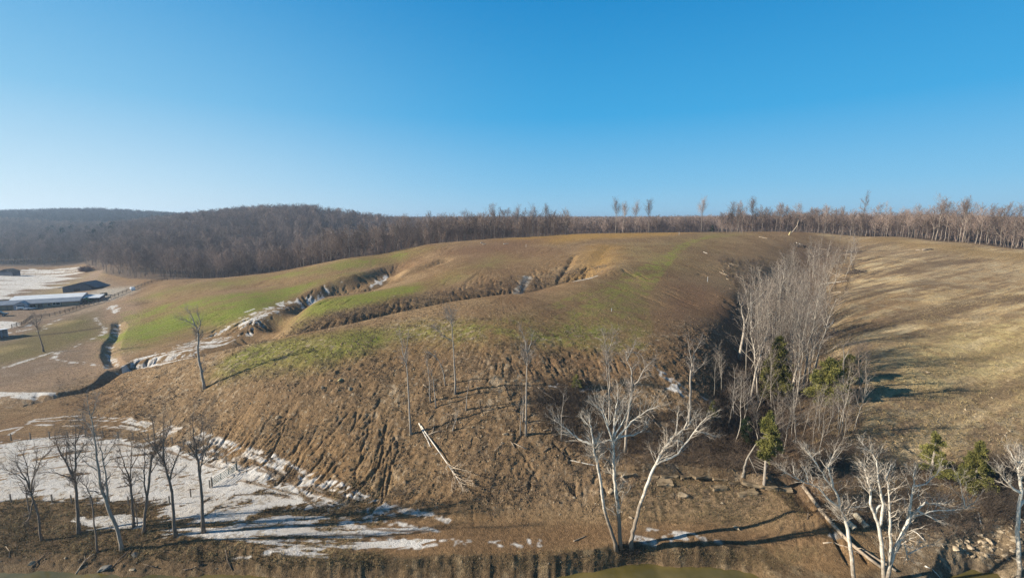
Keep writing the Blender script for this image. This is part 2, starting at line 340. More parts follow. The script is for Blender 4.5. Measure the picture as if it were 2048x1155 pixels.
# valley floor on the left: yard, paddocks, meadow
m = region([(-150,560),(170,545),(260,572),(250,620),(245,650),(215,690),(225,735),(150,770),(60,792),(-200,800)], 6, 3, 10, 1); mix(m, C(.225, .160, .108)); mix(m * sstep(.45, .7, n2) * .5, C(.29, .225, .165)); mix(stroke([(232,600),(246,625),(240,655),(228,690),(222,725),(190,740),(130,745),(60,770)], 6, 4, 1.) * .7, C(.30, .205, .130)); mix(stroke([(60,640),(120,630),(165,622),(195,612)], 5, 4, 1.) * .6, C(.32, .245, .17))
m = region([(-60,705),(30,680),(75,660),(180,625),(206,655),(200,672),(150,688),(80,712),(-60,745)], 4, 2, 8, 2); mix(m, C(.165, .130, .058)); mix(m * sstep(.5, .7, n1) * .5, C(.15, .14, .05))
mix(region([(95,650),(130,641),(150,642),(120,652)], 3, 2, 4, 3) * .8, C(.36, .27, .12)); mix(region([(-40,705),(20,693),(55,690),(0,708)], 3, 2, 4, 4) * .8, C(.34, .26, .12))
mix(stroke([(-50,680),(60,672),(140,664),(200,655)], 1.2, 1.5) * .7, DAMP)
mix(region([(60,598),(110,575),(160,556),(190,545),(192,556),(165,575),(140,590)], 8, 4, 10, 5), C(.31, .24, .13))
mix(region([(178,585),(205,577),(262,573),(268,584),(225,600),(195,607)], 4, 1, 8, 6), C(.33, .29, .24))
mix(stroke([(195,543),(175,560),(166,575)], 4, 3, .3) * .8, C(.28, .2, .14))
# sown green
gr = region([(246,645),(262,628),(330,606),(450,590),(560,572),(640,556),(690,545),(712,546),(640,570),(560,597),(480,640),(420,655),(330,683),(270,698),(238,704),(232,688)], 6, 3, 12, 7)
gr = np.maximum(gr, region([(262,602),(350,574),(500,553),(640,531),(800,500),(870,494),(830,512),(660,545),(520,566),(380,585),(300,597)], 6, 4, 12, 8) * .85)
gr = np.maximum(gr, region([(570,638),(640,606),(720,590),(800,573),(850,562),(905,541),(960,530),(900,560),(830,585),(740,605),(660,625),(610,645)], 6, 4, 10, 9) * .9)
gr = np.maximum(gr, region([(480,716),(540,696),(700,668),(850,652),(1000,640),(1150,640),(1290,645),(1280,700),(1150,690),(1000,676),(900,680),(800,690),(650,709),(500,722)], 6, 4, 6, 10) * .84)
gr = np.maximum(gr, region([(1500,466),(1450,464),(1390,468),(1330,482),(1290,505),(1270,540),(1230,580),(1150,630),(1250,660),(1296,650),(1288,590),(1330,540),(1370,505),(1430,480)], 14, 7, 9, 11) * .46)
gr = np.maximum(gr, region([(1240,490),(1300,480),(1330,500),(1280,525),(1250,512)], 8, 5, 10, 12) * .3)
gr = np.maximum(gr, region([(1000,505),(920,535),(860,560),(960,545),(1040,520)], 8, 5, 10, 13) * .4)
gr = gr * (.35 + .65 * sstep(.28, .62, n1 * .6 + n2 * .4)) * np.clip(.92 + .26 * STK, .3, 1.25)
mix(gr * .9, OLIVE); mix(gr * gr * sstep(.42, .66, n5 * .5 + n1 * .5) * .9, GREEN)
for t in ([(500,712),(560,700),(640,696),(700,680)], [(650,612),(720,597),(800,580)], [(300,650),(400,640),(480,622),(560,590)], [(250,668),(300,656),(360,648)]):
    mix(stroke(t, 5, 7, 1.5) * .65 * (.5 + n2), GREEN)
TR = [[(1470,470),(1400,477),(1358,492),(1335,520),(1305,560),(1283,592),(1284,622),(1291,655),(1277,690)], [(1440,468),(1375,486),(1345,510),(1320,540),(1285,582),(1272,610),(1276,650),(1268,688)],
      [(1345,505),(1320,535),(1280,580),(1255,610),(1225,640),(1205,662)], [(1330,512),(1290,560),(1250,600),(1240,630),(1235,655)], [(1312,522),(1270,560),(1230,600),(1190,640),(1165,662)],
      [(1300,530),(1240,575),(1190,610),(1140,650)], [(1285,545),(1215,592),(1160,622),(1112,640)], [(1265,545),(1180,585),(1110,612)], [(1000,662),(1080,675),(1150,690),(1230,692)], [(1060,672),(1120,684),(1200,683)],
      [(255,695),(262,668),(270,645),(252,625)], [(690,596),(672,606),(690,614)], [(630,612),(650,625)]]
for k, t in enumerate(TR):
    ln = track(t); B = _block(ln, 5); d = np.full(Z.shape, 1e9, np.float32); d[B] = seg_dist(ln, GX[B], GY[B], 4); wv = 1 + GY / 200
    for o in (0.,):
        mix((1 - sstep(.25 * wv, .75 * wv, np.abs(d - .9))) * (.10 + .75 * sstep(.38, .62, n2)) * .62, C(.225, .220, .055))
# clay and bare brown places
mix(region([(1010,480),(1080,470),(1290,464),(1380,466),(1300,473),(1180,478),(1100,487)], 8, 5, 14, 14) * .75, CLAY)
m = region([(1172,498),(1200,488),(1240,492),(1225,520),(1190,548),(1160,555),(1165,525)], 6, 4, 8, 15); mix(m * .6, CLAY); mix(m * sstep(0, 1.2, -STK) * .5, BROWN)
mix(region([(880,500),(1000,480),(1120,474),(1060,496),(940,516)], 8, 6, 12, 16) * .7, C(.18, .105, .062))
mix(region([(1290,600),(1340,560),(1420,560),(1490,600),(1480,680),(1440,740),(1360,740),(1310,690)], 14, 8, 9, 17) * .75, C(.155, .092, .060))  # spur's right flank: brown soil, painted darker as its side away from the sun
mix(region([(1380,560),(1440,515),(1530,500),(1500,560),(1480,600)], 7, 4, 12, 18) * .5, DRY)
mix(region([(540,690),(600,668),(700,652),(760,640),(700,680),(620,700)], 5, 3, 8, 19) * .3, RED)
# the hill on the right: straw coloured, with dark bands along it
m = RIGHT * (1 - RAVD) * (1 - WOODM) * sstep(52, 60, GY); mix(m * .9, STRAW * C(1.55, 1.45, 1.34)); _sx = fbm((GX + GY * .45) / 17, (GY - GX * .45) / 2.4, 91, 3); mix(m * sstep(.50, .66, _sx) * .8, C(.19, .132, .082)); mix(m * sstep(.5, .3, _sx) * .6, C(.56, .46, .29)); mix(m * sstep(.46, .62, n5) * .5, C(.235, .165, .100)); mix(m * sstep(.5, .72, n1) * .5, BROWN); mix(m * sstep(75, 55, GY) * .4, C(.25, .18, .11)); mix(m * sstep(.55, .7, fbm((GX + GY * .45) / 9, (GY - GX * .45) / .9, 92, 3)) * .5, C(.14, .10, .066)); mix(m * sstep(.5, .72, n2) * .5, C(.40, .33, .215)); mix(m * sstep(.62, .8, n3) * .3, C(.16, .115, .075))
mix(region([(1800,760),(1900,690),(2048,645),(2300,600),(2300,720),(2048,740),(1950,765)], 9, 5, 8, 20) * .8 * (.4 + .6 * sstep(.4, .6, n2)), C(.58, .46, .20))
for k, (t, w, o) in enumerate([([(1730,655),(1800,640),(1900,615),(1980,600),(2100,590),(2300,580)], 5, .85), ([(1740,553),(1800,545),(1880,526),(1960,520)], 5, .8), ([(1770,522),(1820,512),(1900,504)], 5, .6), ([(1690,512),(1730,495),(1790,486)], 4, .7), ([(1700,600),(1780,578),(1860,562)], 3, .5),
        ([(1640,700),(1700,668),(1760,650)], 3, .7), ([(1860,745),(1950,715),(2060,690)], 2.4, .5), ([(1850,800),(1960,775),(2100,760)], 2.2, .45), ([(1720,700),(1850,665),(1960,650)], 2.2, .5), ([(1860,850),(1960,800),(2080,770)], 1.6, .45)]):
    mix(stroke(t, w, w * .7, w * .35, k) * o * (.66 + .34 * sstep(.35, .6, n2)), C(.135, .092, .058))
mix(RIGHT * region([(1640,480),(1780,474),(1900,487),(2048,504),(2300,526),(2300,545),(2048,525),(1880,500),(1780,484),(1680,492)], 7, 3, 10, 21) * .75, C(.27, .185, .085))
# wooded ravine: leaf litter; debris ground in front
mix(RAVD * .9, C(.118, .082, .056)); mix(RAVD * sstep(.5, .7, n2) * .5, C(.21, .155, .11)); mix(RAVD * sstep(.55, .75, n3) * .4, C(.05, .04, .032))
deb = FRONT * sstep(.12, .25, SLOPE) * (1 - RIGHT)
mix(deb * region([(230,800),(330,762),(500,745),(620,730),(760,745),(900,705),(1080,740),(1350,770),(1480,870),(1600,960),(1500,1040),(900,1040),(800,900),(640,850),(450,860),(330,850)], 5, 4, 9, 22) * .6, C(.178, .122, .073))
mix(deb * sstep(.58, .76, n3) * sstep(.35, .6, n1) * .75, C(.34, .27, .19)); mix(deb * sstep(.6, .78, n2) * .55, C(.075, .055, .038)); mix(deb * sstep(.82, .95, n4) * .55, C(.42, .36, .27))
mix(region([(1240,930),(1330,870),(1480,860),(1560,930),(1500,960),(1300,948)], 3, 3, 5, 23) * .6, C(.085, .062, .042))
mix(region([(1200,1035),(1240,960),(1300,950),(1450,960),(1560,985),(1620,1040),(1500,1052),(1300,1040)], 2, 2, 4, 24) * .5, C(.25, .18, .115)); mix(region([(1050,950),(1200,900),(1260,960),(1200,1030),(1030,1030)], 3, 2, 5, 25) * .4, C(.225, .155, .095))
# road on the terrace, river banks
ROAD = region([(780,1035),(900,1045),(1200,1045),(1500,1055),(1660,1070),(1650,1085),(1420,1097),(1290,1092),(1200,1092),(1000,1100),(850,1108),(700,1105)], 1.0, .6, 3, 26); mix(ROAD * .9, C(.18, .112, .060))
bank = (1 - sstep(.85, 1.05, _under / _bw)) * sstep(-.2, .1, _under); mix(bank * .8, C(.125, .088, .052)); mix(bank * sstep(.5, .75, n3) * .7, C(.24, .18, .11)); mix(bank * sstep(.55, .75, n2) * .6, C(.055, .042, .028))
m = region([(-150,1015),(0,1010),(150,1008),(310,1012),(330,1020),(240,1030),(330,1062),(430,1088),(480,1140),(200,1140),(-150,1130)], 1.2, 1, 4, 27); mix(m * .9, C(.120, .082, .048)); mix(m * sstep(.5, .72, n2) * .5, C(.19, .13, .07)); mix(m * sstep(.58, .74, n3) * .4, C(.05, .038, .026))
m = RIGHT * sstep(56, 50, GY); mix(m * .7, C(.235, .185, .125)); mix(m * sstep(.5, .7, n2) * .6, C(.12, .088, .058)); mix(m * sstep(.6, .75, n3) * .5, C(.44, .37, .27))
# ---- snow
SN = np.zeros(Z.shape, np.float32)
def snow(m, gate=None):
    if gate is not None: m = m * (gate > .04)
    np.maximum(SN, m, out=SN)
xs = fbm(GX / 7, GY / .55, 71, 3); xs2 = fbm((GX + GY * .45) / 5, (GY - GX * .45) / .5, 72, 3)
big = region([(-200,885),(0,884),(120,868),(250,870),(330,880),(400,897),(470,915),(560,925),(625,955),(700,985),(790,1018),(770,1030),(700,1022),(600,1018),(520,1022),(470,1045),(410,1052),(340,1040),(300,1020),(330,1008),(150,1004),(-200,1008)], 1.6, 1.3, 3, 30)
snow(sstep(.46, .55, big * .86 + (xs2 - .5) * .72 + (n3 - .5) * .42 - .16 * sstep(.3, .7, n2) - .16 * sstep(.5, .72, fbm((GX + GY * .5) / 9, (GY - GX * .5) / 1.4, 97, 4))), big)
low = region([(330,1045),(420,1050),(560,1032),(700,1045),(830,1058),(850,1085),(770,1104),(620,1108),(500,1096),(430,1084),(395,1064),(330,1066)], 1.2, .8, 2, 31)
snow(sstep(.48, .58, low * .72 + (xs - .5) * 1.5 + (n3 - .5) * .3 + .035), low)
_q = region([(150,1036),(240,1028),(310,1040),(300,1060),(240,1066),(170,1058)], 1, .8, 2, 32); snow(sstep(.5, .56, _q * .8 + (xs - .5) * 1.1 - .06), _q)
for o, (p0, w) in enumerate([([(20,868),(70,838),(150,831),(250,836),(330,850),(420,872),(520,905),(600,938)], .30), ([(60,842),(160,838),(250,842),(330,858),(430,888),(540,925)], .28), ([(300,862),(400,890),(480,915),(560,940)], .35), ([(240,850),(330,866),(400,884)], .25), ([(-50,872),(60,848),(200,851),(290,862)], .35), ([(600,940),(680,968),(770,1010),(850,1030)], .5), ([(640,970),(720,1000),(790,1030)], .4),
        ([(560,930),(520,960),(470,985)], .3)]):
    snow(stroke(p0, w * .7, .3, .22, 50 + o) * sstep(.48, .60, xs2 * .7 + .4 * n2) * .95)
for k, t in enumerate([[(700,1036),(820,1050),(880,1066)], [(620,1060),(740,1066),(840,1078)], [(800,1092),(870,1090)], [(905,1092),(915,1082),(925,1090)], [(880,1080),(940,1082)], [(980,1082),(1030,1088)], [(1058,1080),(1062,1090)], [(1078,1080),(1080,1090)], [(1000,1090),(1040,1091)], [(830,1022),(900,1040)], [(1660,1068),(1700,1074)], [(1270,1076),(1310,1082),(1340,1080)], [(1300,1060),(1390,1068)], [(1330,1072),(1440,1080)]]):
    snow(stroke(t, .15, .35, .35, 70 + k) * sstep(.46, .58, n2 * .5 + n3 * .5))
mead = region([(-250,545),(0,540),(60,537),(160,533),(166,546),(120,566),(60,583),(0,600),(-250,610)], 9, 4, 16, 33)
snow(sstep(.46, .58, mead * .78 + (fbm(GX / 22, GY / 4.5, 75, 4) - .5) * 1.7 - .03), mead)
rb = region([(236,712),(330,702),(395,678),(440,652),(500,625),(560,603),(620,588),(642,576),(690,555),(700,560),(662,580),(640,600),(600,612),(560,630),(520,655),(470,688),(400,708),(340,722),(250,737)], 3, 2, 5, 34)
_ribs = lic(.75, 12, .5, 33); RB = np.zeros(Z.shape, np.float32); RB[R0:R1] = _ribs
snow(sstep(.47, .57, rb * .58 + .21 * np.clip(RB, -1.8, 1.8) + (n3 - .5) * .6 + (n2 - .5) * .4 - .115), rb)
_q = region([(735,572),(772,547),(780,548),(775,562),(745,576)], 2, 1, 3, 35); snow(sstep(.5, .56, _q * .8 + .15 * np.clip(RB, -1.5, 1.5)), _q)
_q = region([(470,628),(540,603),(560,612),(500,640)], 4, 3, 4, 36); snow(sstep(.5, .54, _q * .5 + .14 * RB), _q)
snow(sstep(.42, .5, stroke([(250,738),(330,726),(400,711)], 1.4, 1.2, .4, 3) * (.25 + n2 * .8)))
snow(sstep(.5, .56, region([(217,612),(236,609),(240,618),(233,628),(222,624)], 2.4, 1.6, 3, 37) * .9 + (n2 - .5) * .8) * (n3 > .3))
for k, t in enumerate([[(234,650),(231,668),(221,690),(219,712),(230,730),(240,738)], [(190,635),(200,648),(212,660),(206,668)], [(205,668),(160,688),(130,702),(95,706)], [(120,703),(107,710),(110,718),(125,720)], [(130,722),(180,728),(215,736)], [(95,707),(40,725),(-10,742)], [(215,730),(245,742)], [(88,652),(102,647)], [(108,642),(124,637)], [(50,655),(68,645)], [(75,662),(90,657)], [(0,668),(40,660)], [(265,580),(275,577)], [(200,603),(232,597)], [(20,665),(60,658)]]):
    snow(stroke(t, .45 if k else 1.0, .6, .7, 90 + k) * sstep(.46, .58, n2 * .6 + n3 * .4))
_q = region([(-150,783),(60,782),(122,784),(100,790),(60,797),(-150,803)], 1.2, .8, 3, 38); snow(sstep(.45, .55, _q * .8 + (xs - .5) * 1.2 - .02), _q); snow(region([(-40,643),(20,642),(42,644),(30,655),(-40,660)], 2, 1.5, 3, 39) > .52)
for k, t in enumerate([[(1312,735),(1335,760),(1365,780)], [(1325,745),(1360,772)], [(1340,775),(1375,792)], [(1085,768),(1110,770)], [(1165,780),(1185,781)], [(1390,790),(1420,805)]]):
    snow(stroke(t, .5, .5, .45, 120 + k) * sstep(.45, .55, n2 * .6 + n3 * .4))
for k, (t, w) in enumerate([([(840,1042),(720,1008),(600,962),(500,922),(420,890),(330,868),(200,852)], .30), ([(830,1046),(700,1010),(590,968),(490,930),(400,900)], .30), ([(790,1040),(680,1010),(580,985),(480,960),(440,980),(400,1010)], .28), ([(760,1030),(640,985),(560,948),(480,915)], .2), ([(700,1030),(620,1000),(540,985),(470,990),(410,1030)], .28), ([(860,1062),(700,1052),(560,1050),(440,1062)], .3), ([(860,1072),(700,1068),(560,1075),(460,1080)], .3), ([(0,905),(120,890),(240,888),(330,900),(440,935)], .25), ([(0,950),(150,930),(300,935),(400,960)], .14), ([(640,1022),(600,985),(590,950)], .2)]):
    SN *= 1 - stroke(t, w, .22, .18, 150 + k) * sstep(.28, .42, n2) * .8
SN = np.clip(SN, 0, 1) * (1 - WOODM)
mix(SN * (.86 + .14 * n3), C(.61, .595, .575)); mix(SN * sstep(.45, .8, fbm(GX / 4, GY / 1.2, 93, 3)) * .5, C(.50, .44, .37)); mix(SN * sstep(.60, .72, n3 * .6 + n4 * .4) * .6, C(.26, .20, .13))
m = np.maximum(stroke([(1056,556),(1048,570),(1034,587)], 2.2, 1, .6), stroke([(1152,562),(1175,557),(1190,552)], 1.2, .8, .4)); mix(m * (.4 + .6 * sstep(.4, .6, n3)), C(.50, .46, .40))
# ==== COLOUR-END

# ================================================================= Blender scene
import bpy
from mathutils import Vector, Matrix
SC = bpy.context.scene; COLL = SC.collection
rng = np.random.default_rng(7)

# ----------------------------------------------------------------- materials
def mat_new(name):
    m = bpy.data.materials.new(name); m.use_nodes = True
    nt = m.node_tree; b = nt.nodes['Principled BSDF']; b.inputs['Specular IOR Level'].default_value = .15
    return m, nt, b
def N(nt, kind, **kw):
    n = nt.nodes.new(kind)
    for k, v in kw.items():
        if k in n.inputs: n.inputs[k].default_value = v
        else: setattr(n, k, v)
    return n
def mat_noise(name, c0, c1, scale=3., rough=.85, bump=.0, spec=.15, metal=0., vary=0., detail=4., stretch=None, c2=None):
    """two tones mixed by noise in the object's own space; vary = brightness change from one object to the next"""
    m, nt, b = mat_new(name); L = nt.links.new
    tc = N(nt, 'ShaderNodeTexCoord'); mp = N(nt, 'ShaderNodeMapping'); L(tc.outputs['Object'], mp.inputs[0])
    if stretch: mp.inputs['Scale'].default_value = stretch
    nz = N(nt, 'ShaderNodeTexNoise', Scale=scale, Detail=detail, Roughness=.6); L(mp.outputs[0], nz.inputs['Vector'])
    cr = N(nt, 'ShaderNodeValToRGB'); cr.color_ramp.elements[0].position = .36; cr.color_ramp.elements[1].position = .64
    cr.color_ramp.elements[0].color = (*c0, 1); cr.color_ramp.elements[1].color = (*c1, 1)
    if c2: e = cr.color_ramp.elements.new(.56); e.color = (*c2, 1)
    L(nz.outputs['Fac'], cr.inputs[0]); out = cr.outputs[0]
    if vary:
        oi = N(nt, 'ShaderNodeObjectInfo'); mr = N(nt, 'ShaderNodeMapRange'); mr.inputs['To Min'].default_value = 1 - vary; mr.inputs['To Max'].default_value = 1 + vary
        L(oi.outputs['Random'], mr.inputs['Value']); mx = N(nt, 'ShaderNodeVectorMath', operation='SCALE'); L(out, mx.inputs[0]); L(mr.outputs[0], mx.inputs['Scale']); out = mx.outputs[0]
    L(out, b.inputs['Base Color']); b.inputs['Roughness'].default_value = rough; b.inputs['Metallic'].default_value = metal; b.inputs['Specular IOR Level'].default_value = spec
    if bump:
        bp = N(nt, 'ShaderNodeBump', Strength=bump, Distance=.05); L(nz.outputs['Fac'], bp.inputs['Height']); L(bp.outputs[0], b.inputs['Normal'])
    return m

def mat_ground():
    m, nt, b = mat_new('ground_soil'); L = nt.links.new
    at = N(nt, 'ShaderNodeAttribute', attribute_name='tone'); sn = N(nt, 'ShaderNodeAttribute', attribute_name='snow')
    geo = N(nt, 'ShaderNodeNewGeometry')
    n1 = N(nt, 'ShaderNodeTexNoise', Scale=2.2, Detail=6., Roughness=.72); L(geo.outputs['Position'], n1.inputs['Vector'])
    n2 = N(nt, 'ShaderNodeTexNoise', Scale=9., Detail=3., Roughness=.6); L(geo.outputs['Position'], n2.inputs['Vector'])
    mr = N(nt, 'ShaderNodeMapRange'); L(n1.outputs['Fac'], mr.inputs['Value']); mr.inputs['From Min'].default_value = .32; mr.inputs['From Max'].default_value = .68
    mr.inputs['To Min'].default_value = .58; mr.inputs['To Max'].default_value = 1.42
    mr2 = N(nt, 'ShaderNodeMapRange'); L(n2.outputs['Fac'], mr2.inputs['Value']); mr2.inputs['From Min'].default_value = .3; mr2.inputs['From Max'].default_value = .7
    mr2.inputs['To Min'].default_value = .70; mr2.inputs['To Max'].default_value = 1.3
    mu = N(nt, 'ShaderNodeMath', operation='MULTIPLY'); L(mr.outputs[0], mu.inputs[0]); L(mr2.outputs[0], mu.inputs[1])
    mx = N(nt, 'ShaderNodeMix', data_type='FLOAT'); L(sn.outputs['Fac'], mx.inputs['Factor']); L(mu.outputs[0], mx.inputs[2]); mx.inputs[3].default_value = 1.
    sc = N(nt, 'ShaderNodeVectorMath', operation='SCALE'); L(at.outputs['Color'], sc.inputs[0]); L(mx.outputs[0], sc.inputs['Scale'])
    L(sc.outputs[0], b.inputs['Base Color']); b.inputs['Roughness'].default_value = .95; b.inputs['Specular IOR Level'].default_value = .08
    ad = N(nt, 'ShaderNodeMath', operation='ADD'); L(n1.outputs['Fac'], ad.inputs[0]); L(n2.outputs['Fac'], ad.inputs[1])
    bp = N(nt, 'ShaderNodeBump', Strength=.9, Distance=.22); L(ad.outputs[0], bp.inputs['Height']); L(bp.outputs[0], b.inputs['Normal'])
    return m

def mat_white_bark():
    """white upper bark, peeling to grey-brown plates lower down"""
    m, nt, b = mat_new('white_bark'); L = nt.links.new
    tc = N(nt, 'ShaderNodeTexCoord'); nz = N(nt, 'ShaderNodeTexNoise', Scale=2.4, Detail=6., Roughness=.75); L(tc.outputs['Object'], nz.inputs['Vector'])
    sx = N(nt, 'ShaderNodeSeparateXYZ'); L(tc.outputs['Object'], sx.inputs[0])
    mr = N(nt, 'ShaderNodeMapRange'); L(sx.outputs['Z'], mr.inputs['Value']); mr.inputs['From Min'].default_value = 1.; mr.inputs['From Max'].default_value = 7.; mr.inputs['To Min'].default_value = .34; mr.inputs['To Max'].default_value = -.08
    ad = N(nt, 'ShaderNodeMath', operation='ADD'); L(nz.outputs['Fac'], ad.inputs[0]); L(mr.outputs[0], ad.inputs[1])
    cr = N(nt, 'ShaderNodeValToRGB'); e = cr.color_ramp.elements; e[0].position = .40; e[0].color = (.56, .52, .45, 1); e[1].position = .66; e[1].color = (.20, .165, .13, 1)
    k = cr.color_ramp.elements.new(.53); k.color = (.33, .29, .235, 1)
    L(ad.outputs[0], cr.inputs[0]); L(cr.outputs[0], b.inputs['Base Color']); b.inputs['Roughness'].default_value = .8
    bp = N(nt, 'ShaderNodeBump', Strength=.4, Distance=.04); L(nz.outputs['Fac'], bp.inputs['Height']); L(bp.outputs[0], b.inputs['Normal'])
    return m

M = {
 'ground': mat_ground(), 'white_bark': mat_white_bark(),
 'white_twig': mat_noise('white_twigs', (.24, .195, .15), (.50, .45, .38), 1.2),
 'brown_bark': mat_noise('brown_bark', (.12, .094, .074), (.215, .175, .14), 4., bump=.5, stretch=(2, 2, .4)),
 'brown_twig': mat_noise('brown_twigs', (.135, .104, .084), (.20, .158, .125), 2.),
 'grey_bark': mat_noise('grey_bark', (.22, .19, .16), (.36, .32, .27), 4., bump=.4, stretch=(2, 2, .4)),
 'grey_twig': mat_noise('grey_twigs', (.20, .17, .145), (.29, .25, .215), 2.),
 'pale_bark': mat_noise('pale_bark', (.19, .165, .138), (.38, .34, .285), 1.6, bump=.3, vary=.3),
 'pale_twig': mat_noise('pale_twigs', (.125, .10, .082), (.21, .172, .142), 1., vary=.25),
 'wood_bark': mat_noise('wood_edge_bark', (.15, .125, .105), (.29, .25, .21), .8, vary=.4),
 'wood_twig': mat_noise('wood_edge_twigs', (.165, .122, .102), (.25, .192, .16), .6, vary=.25),
 'mass_twig': mat_noise('far_wood_twigs', (.165, .122, .104), (.25, .195, .165), .4, vary=.35),
 'mass_bark': mat_noise('far_wood_bark', (.13, .11, .095), (.22, .19, .165), 1., vary=.4),
 'cedar': mat_noise('cedar_needles', (.065, .072, .022), (.215, .20, .058), 1.1, vary=.2, detail=5.),
 'dark_cedar': mat_noise('dark_needles', (.010, .020, .012), (.030, .045, .018), 1.3),
 'rock': mat_noise('sandstone', (.20, .155, .105), (.40, .325, .23), 2.2, bump=.6, vary=.25),
 'ledge': mat_noise('ledge_stone', (.13, .095, .06), (.34, .265, .175), 1.6, bump=.6, vary=.2),
 'crumb': mat_noise('crumbled_earth', (.11, .074, .042), (.25, .178, .104), .9, detail=6.),
 'tuft': mat_noise('dead_tufts', (.23, .165, .085), (.45, .345, .185), .7, detail=6.),
 'shade_tinted_wood': mat_noise('shade_tinted_twigs', (.055, .052, .055), (.095, .088, .088), .4, vary=.35),  # darker growth, with the far ridge's shade and blue haze put into the colour
 'yellow_rock': mat_noise('yellow_stone', (.46, .38, .19), (.60, .52, .28), 2., bump=.5),
 'grey_rock': mat_noise('grey_stone', (.12, .115, .105), (.22, .21, .19), 2., bump=.5),
 'log': mat_noise('dead_wood', (.26, .20, .145), (.46, .385, .295), 3., bump=.4, stretch=(1, 1, 1), vary=.2),
 'white_log': mat_noise('bleached_wood', (.50, .46, .40), (.68, .64, .57), 3.),
 'dark_log': mat_noise('dark_dead_wood', (.075, .058, .045), (.17, .135, .105), 3., vary=.2),
 'bush': mat_noise('bare_brush', (.085, .061, .045), (.185, .138, .102), .35),
 'dry_grass': mat_noise('dry_grass', (.16, .12, .06), (.34, .265, .14), .3),
 'red_bush': mat_noise('red_brush', (.10, .045, .04), (.17, .075, .065), .5),
 'metal_roof': mat_noise('white_metal_roof', (.56, .60, .65), (.66, .69, .73), .6, rough=.7, spec=.1),
 'grey_roof': mat_noise('grey_metal_roof', (.19, .22, .27), (.26, .29, .34), .6, rough=.5, spec=.3),
 'navy': mat_noise('navy_metal', (.020, .030, .055), (.035, .05, .085), .8, rough=.5, spec=.3),
 'tan_wall': mat_noise('tan_boards', (.27, .20, .13), (.40, .30, .20), 1.2, stretch=(6, 6, .5)),
 'grey_wall': mat_noise('grey_metal_wall', (.24, .27, .31), (.32, .35, .40), 1., rough=.5),
 'trim': mat_noise('pale_trim', (.55, .56, .57), (.66, .67, .68), 2.),
 'dark': mat_noise('dark_opening', (.012, .014, .018), (.03, .032, .036), 1.),
 'glass': mat_noise('dark_glass', (.02, .025, .03), (.05, .06, .07), 1., rough=.1, spec=.5),
 'green_tarp': mat_noise('green_panels', (.02, .085, .04), (.03, .13, .06), 2.),
 'fence_wood': mat_noise('weathered_fence', (.085, .062, .045), (.17, .13, .095), 3.),
 'post': mat_noise('grey_post', (.13, .11, .09), (.24, .21, .17), 3.),
 'wire': mat_noise('wire', (.18, .17, .16), (.28, .27, .26), 3., rough=.5),
 'gate': mat_noise('green_gate_paint', (.03, .10, .10), (.07, .17, .16), 3., rough=.5),
 'concrete': mat_noise('concrete_pipe', (.36, .31, .23), (.52, .46, .35), 2.5, bump=.3),
 'snow': mat_noise('snow', (.74, .75, .77), (.84, .84, .85), 2., rough=.7),
 'tyre': mat_noise('rubber', (.015, .015, .015), (.04, .04, .04), 3.),
 'truck': mat_noise('dark_paint', (.015, .02, .03), (.03, .035, .05), 1., rough=.3, spec=.5),
 'white_paint': mat_noise('white_paint', (.66, .67, .68), (.78, .78, .78), 1.5, rough=.5),
 'hay': mat_noise('old_hay', (.10, .085, .05), (.2, .165, .09), 4.),
}
def mat_water():
    m, nt, b = mat_new('river_water'); L = nt.links.new
    geo = N(nt, 'ShaderNodeNewGeometry'); nz = N(nt, 'ShaderNodeTexNoise', Scale=.35, Detail=3.); L(geo.outputs['Position'], nz.inputs['Vector'])
    cr = N(nt, 'ShaderNodeValToRGB'); cr.color_ramp.elements[0].color = (.085, .072, .022, 1); cr.color_ramp.elements[1].color = (.15, .118, .042, 1); cr.color_ramp.elements[0].position = .35; cr.color_ramp.elements[1].position = .65
    L(nz.outputs['Fac'], cr.inputs[0]); L(cr.outputs[0], b.inputs['Base Color']); b.inputs['Roughness'].default_value = .14; b.inputs['Specular IOR Level'].default_value = .35
    n2 = N(nt, 'ShaderNodeTexNoise', Scale=3., Detail=2.); L(geo.outputs['Position'], n2.inputs['Vector'])
    bp = N(nt, 'ShaderNodeBump', Strength=.08, Distance=.05); L(n2.outputs['Fac'], bp.inputs['Height']); L(bp.outputs[0], b.inputs['Normal'])
    return m
M['water'] = mat_water()

# ----------------------------------------------------------------- object helpers
def mesh_raw(name, verts, faces, mat, smooth=False):
    """verts (n,3), faces (m,k) or list of such arrays"""
    me = bpy.data.meshes.new(name); verts = np.asarray(verts, np.float32)
    fl = faces if isinstance(faces, list) else [faces]
    fl = [np.asarray(f, np.int32) for f in fl if len(f)]
    loops = np.concatenate([f.ravel() for f in fl]); cnt = np.concatenate([np.full(len(f), f.shape[1], np.int32) for f in fl])
    me.vertices.add(len(verts)); me.vertices.foreach_set('co', verts.ravel())
    me.loops.add(len(loops)); me.loops.foreach_set('vertex_index', loops)
    st = np.concatenate([[0], np.cumsum(cnt)[:-1]]).astype(np.int32)
    me.polygons.add(len(cnt)); me.polygons.foreach_set('loop_start', st)
    me.polygons.foreach_set('use_smooth', np.full(len(cnt), bool(smooth)))
    me.update(calc_edges=True)
    if mat is not None: me.materials.append(mat)
    return me
def link(name, me, parent=None, loc=None):
    o = bpy.data.objects.new(name, me); COLL.objects.link(o)
    if parent is not None: o.parent = parent
    if loc is not None: o.location = loc
    return o
def tag(o, label=None, cat=None, group=None, kind=None):
    for k, v in (('label', label), ('category', cat), ('group', group), ('kind', kind)):
        if v: o[k] = v
    return o
def empty(name, loc, label, cat, group=None, rz=0.):
    o = bpy.data.objects.new(name, None); COLL.objects.link(o); o.location = loc; o.rotation_euler = (0, 0, rz); o.empty_display_size = .3
    return tag(o, label, cat, group)
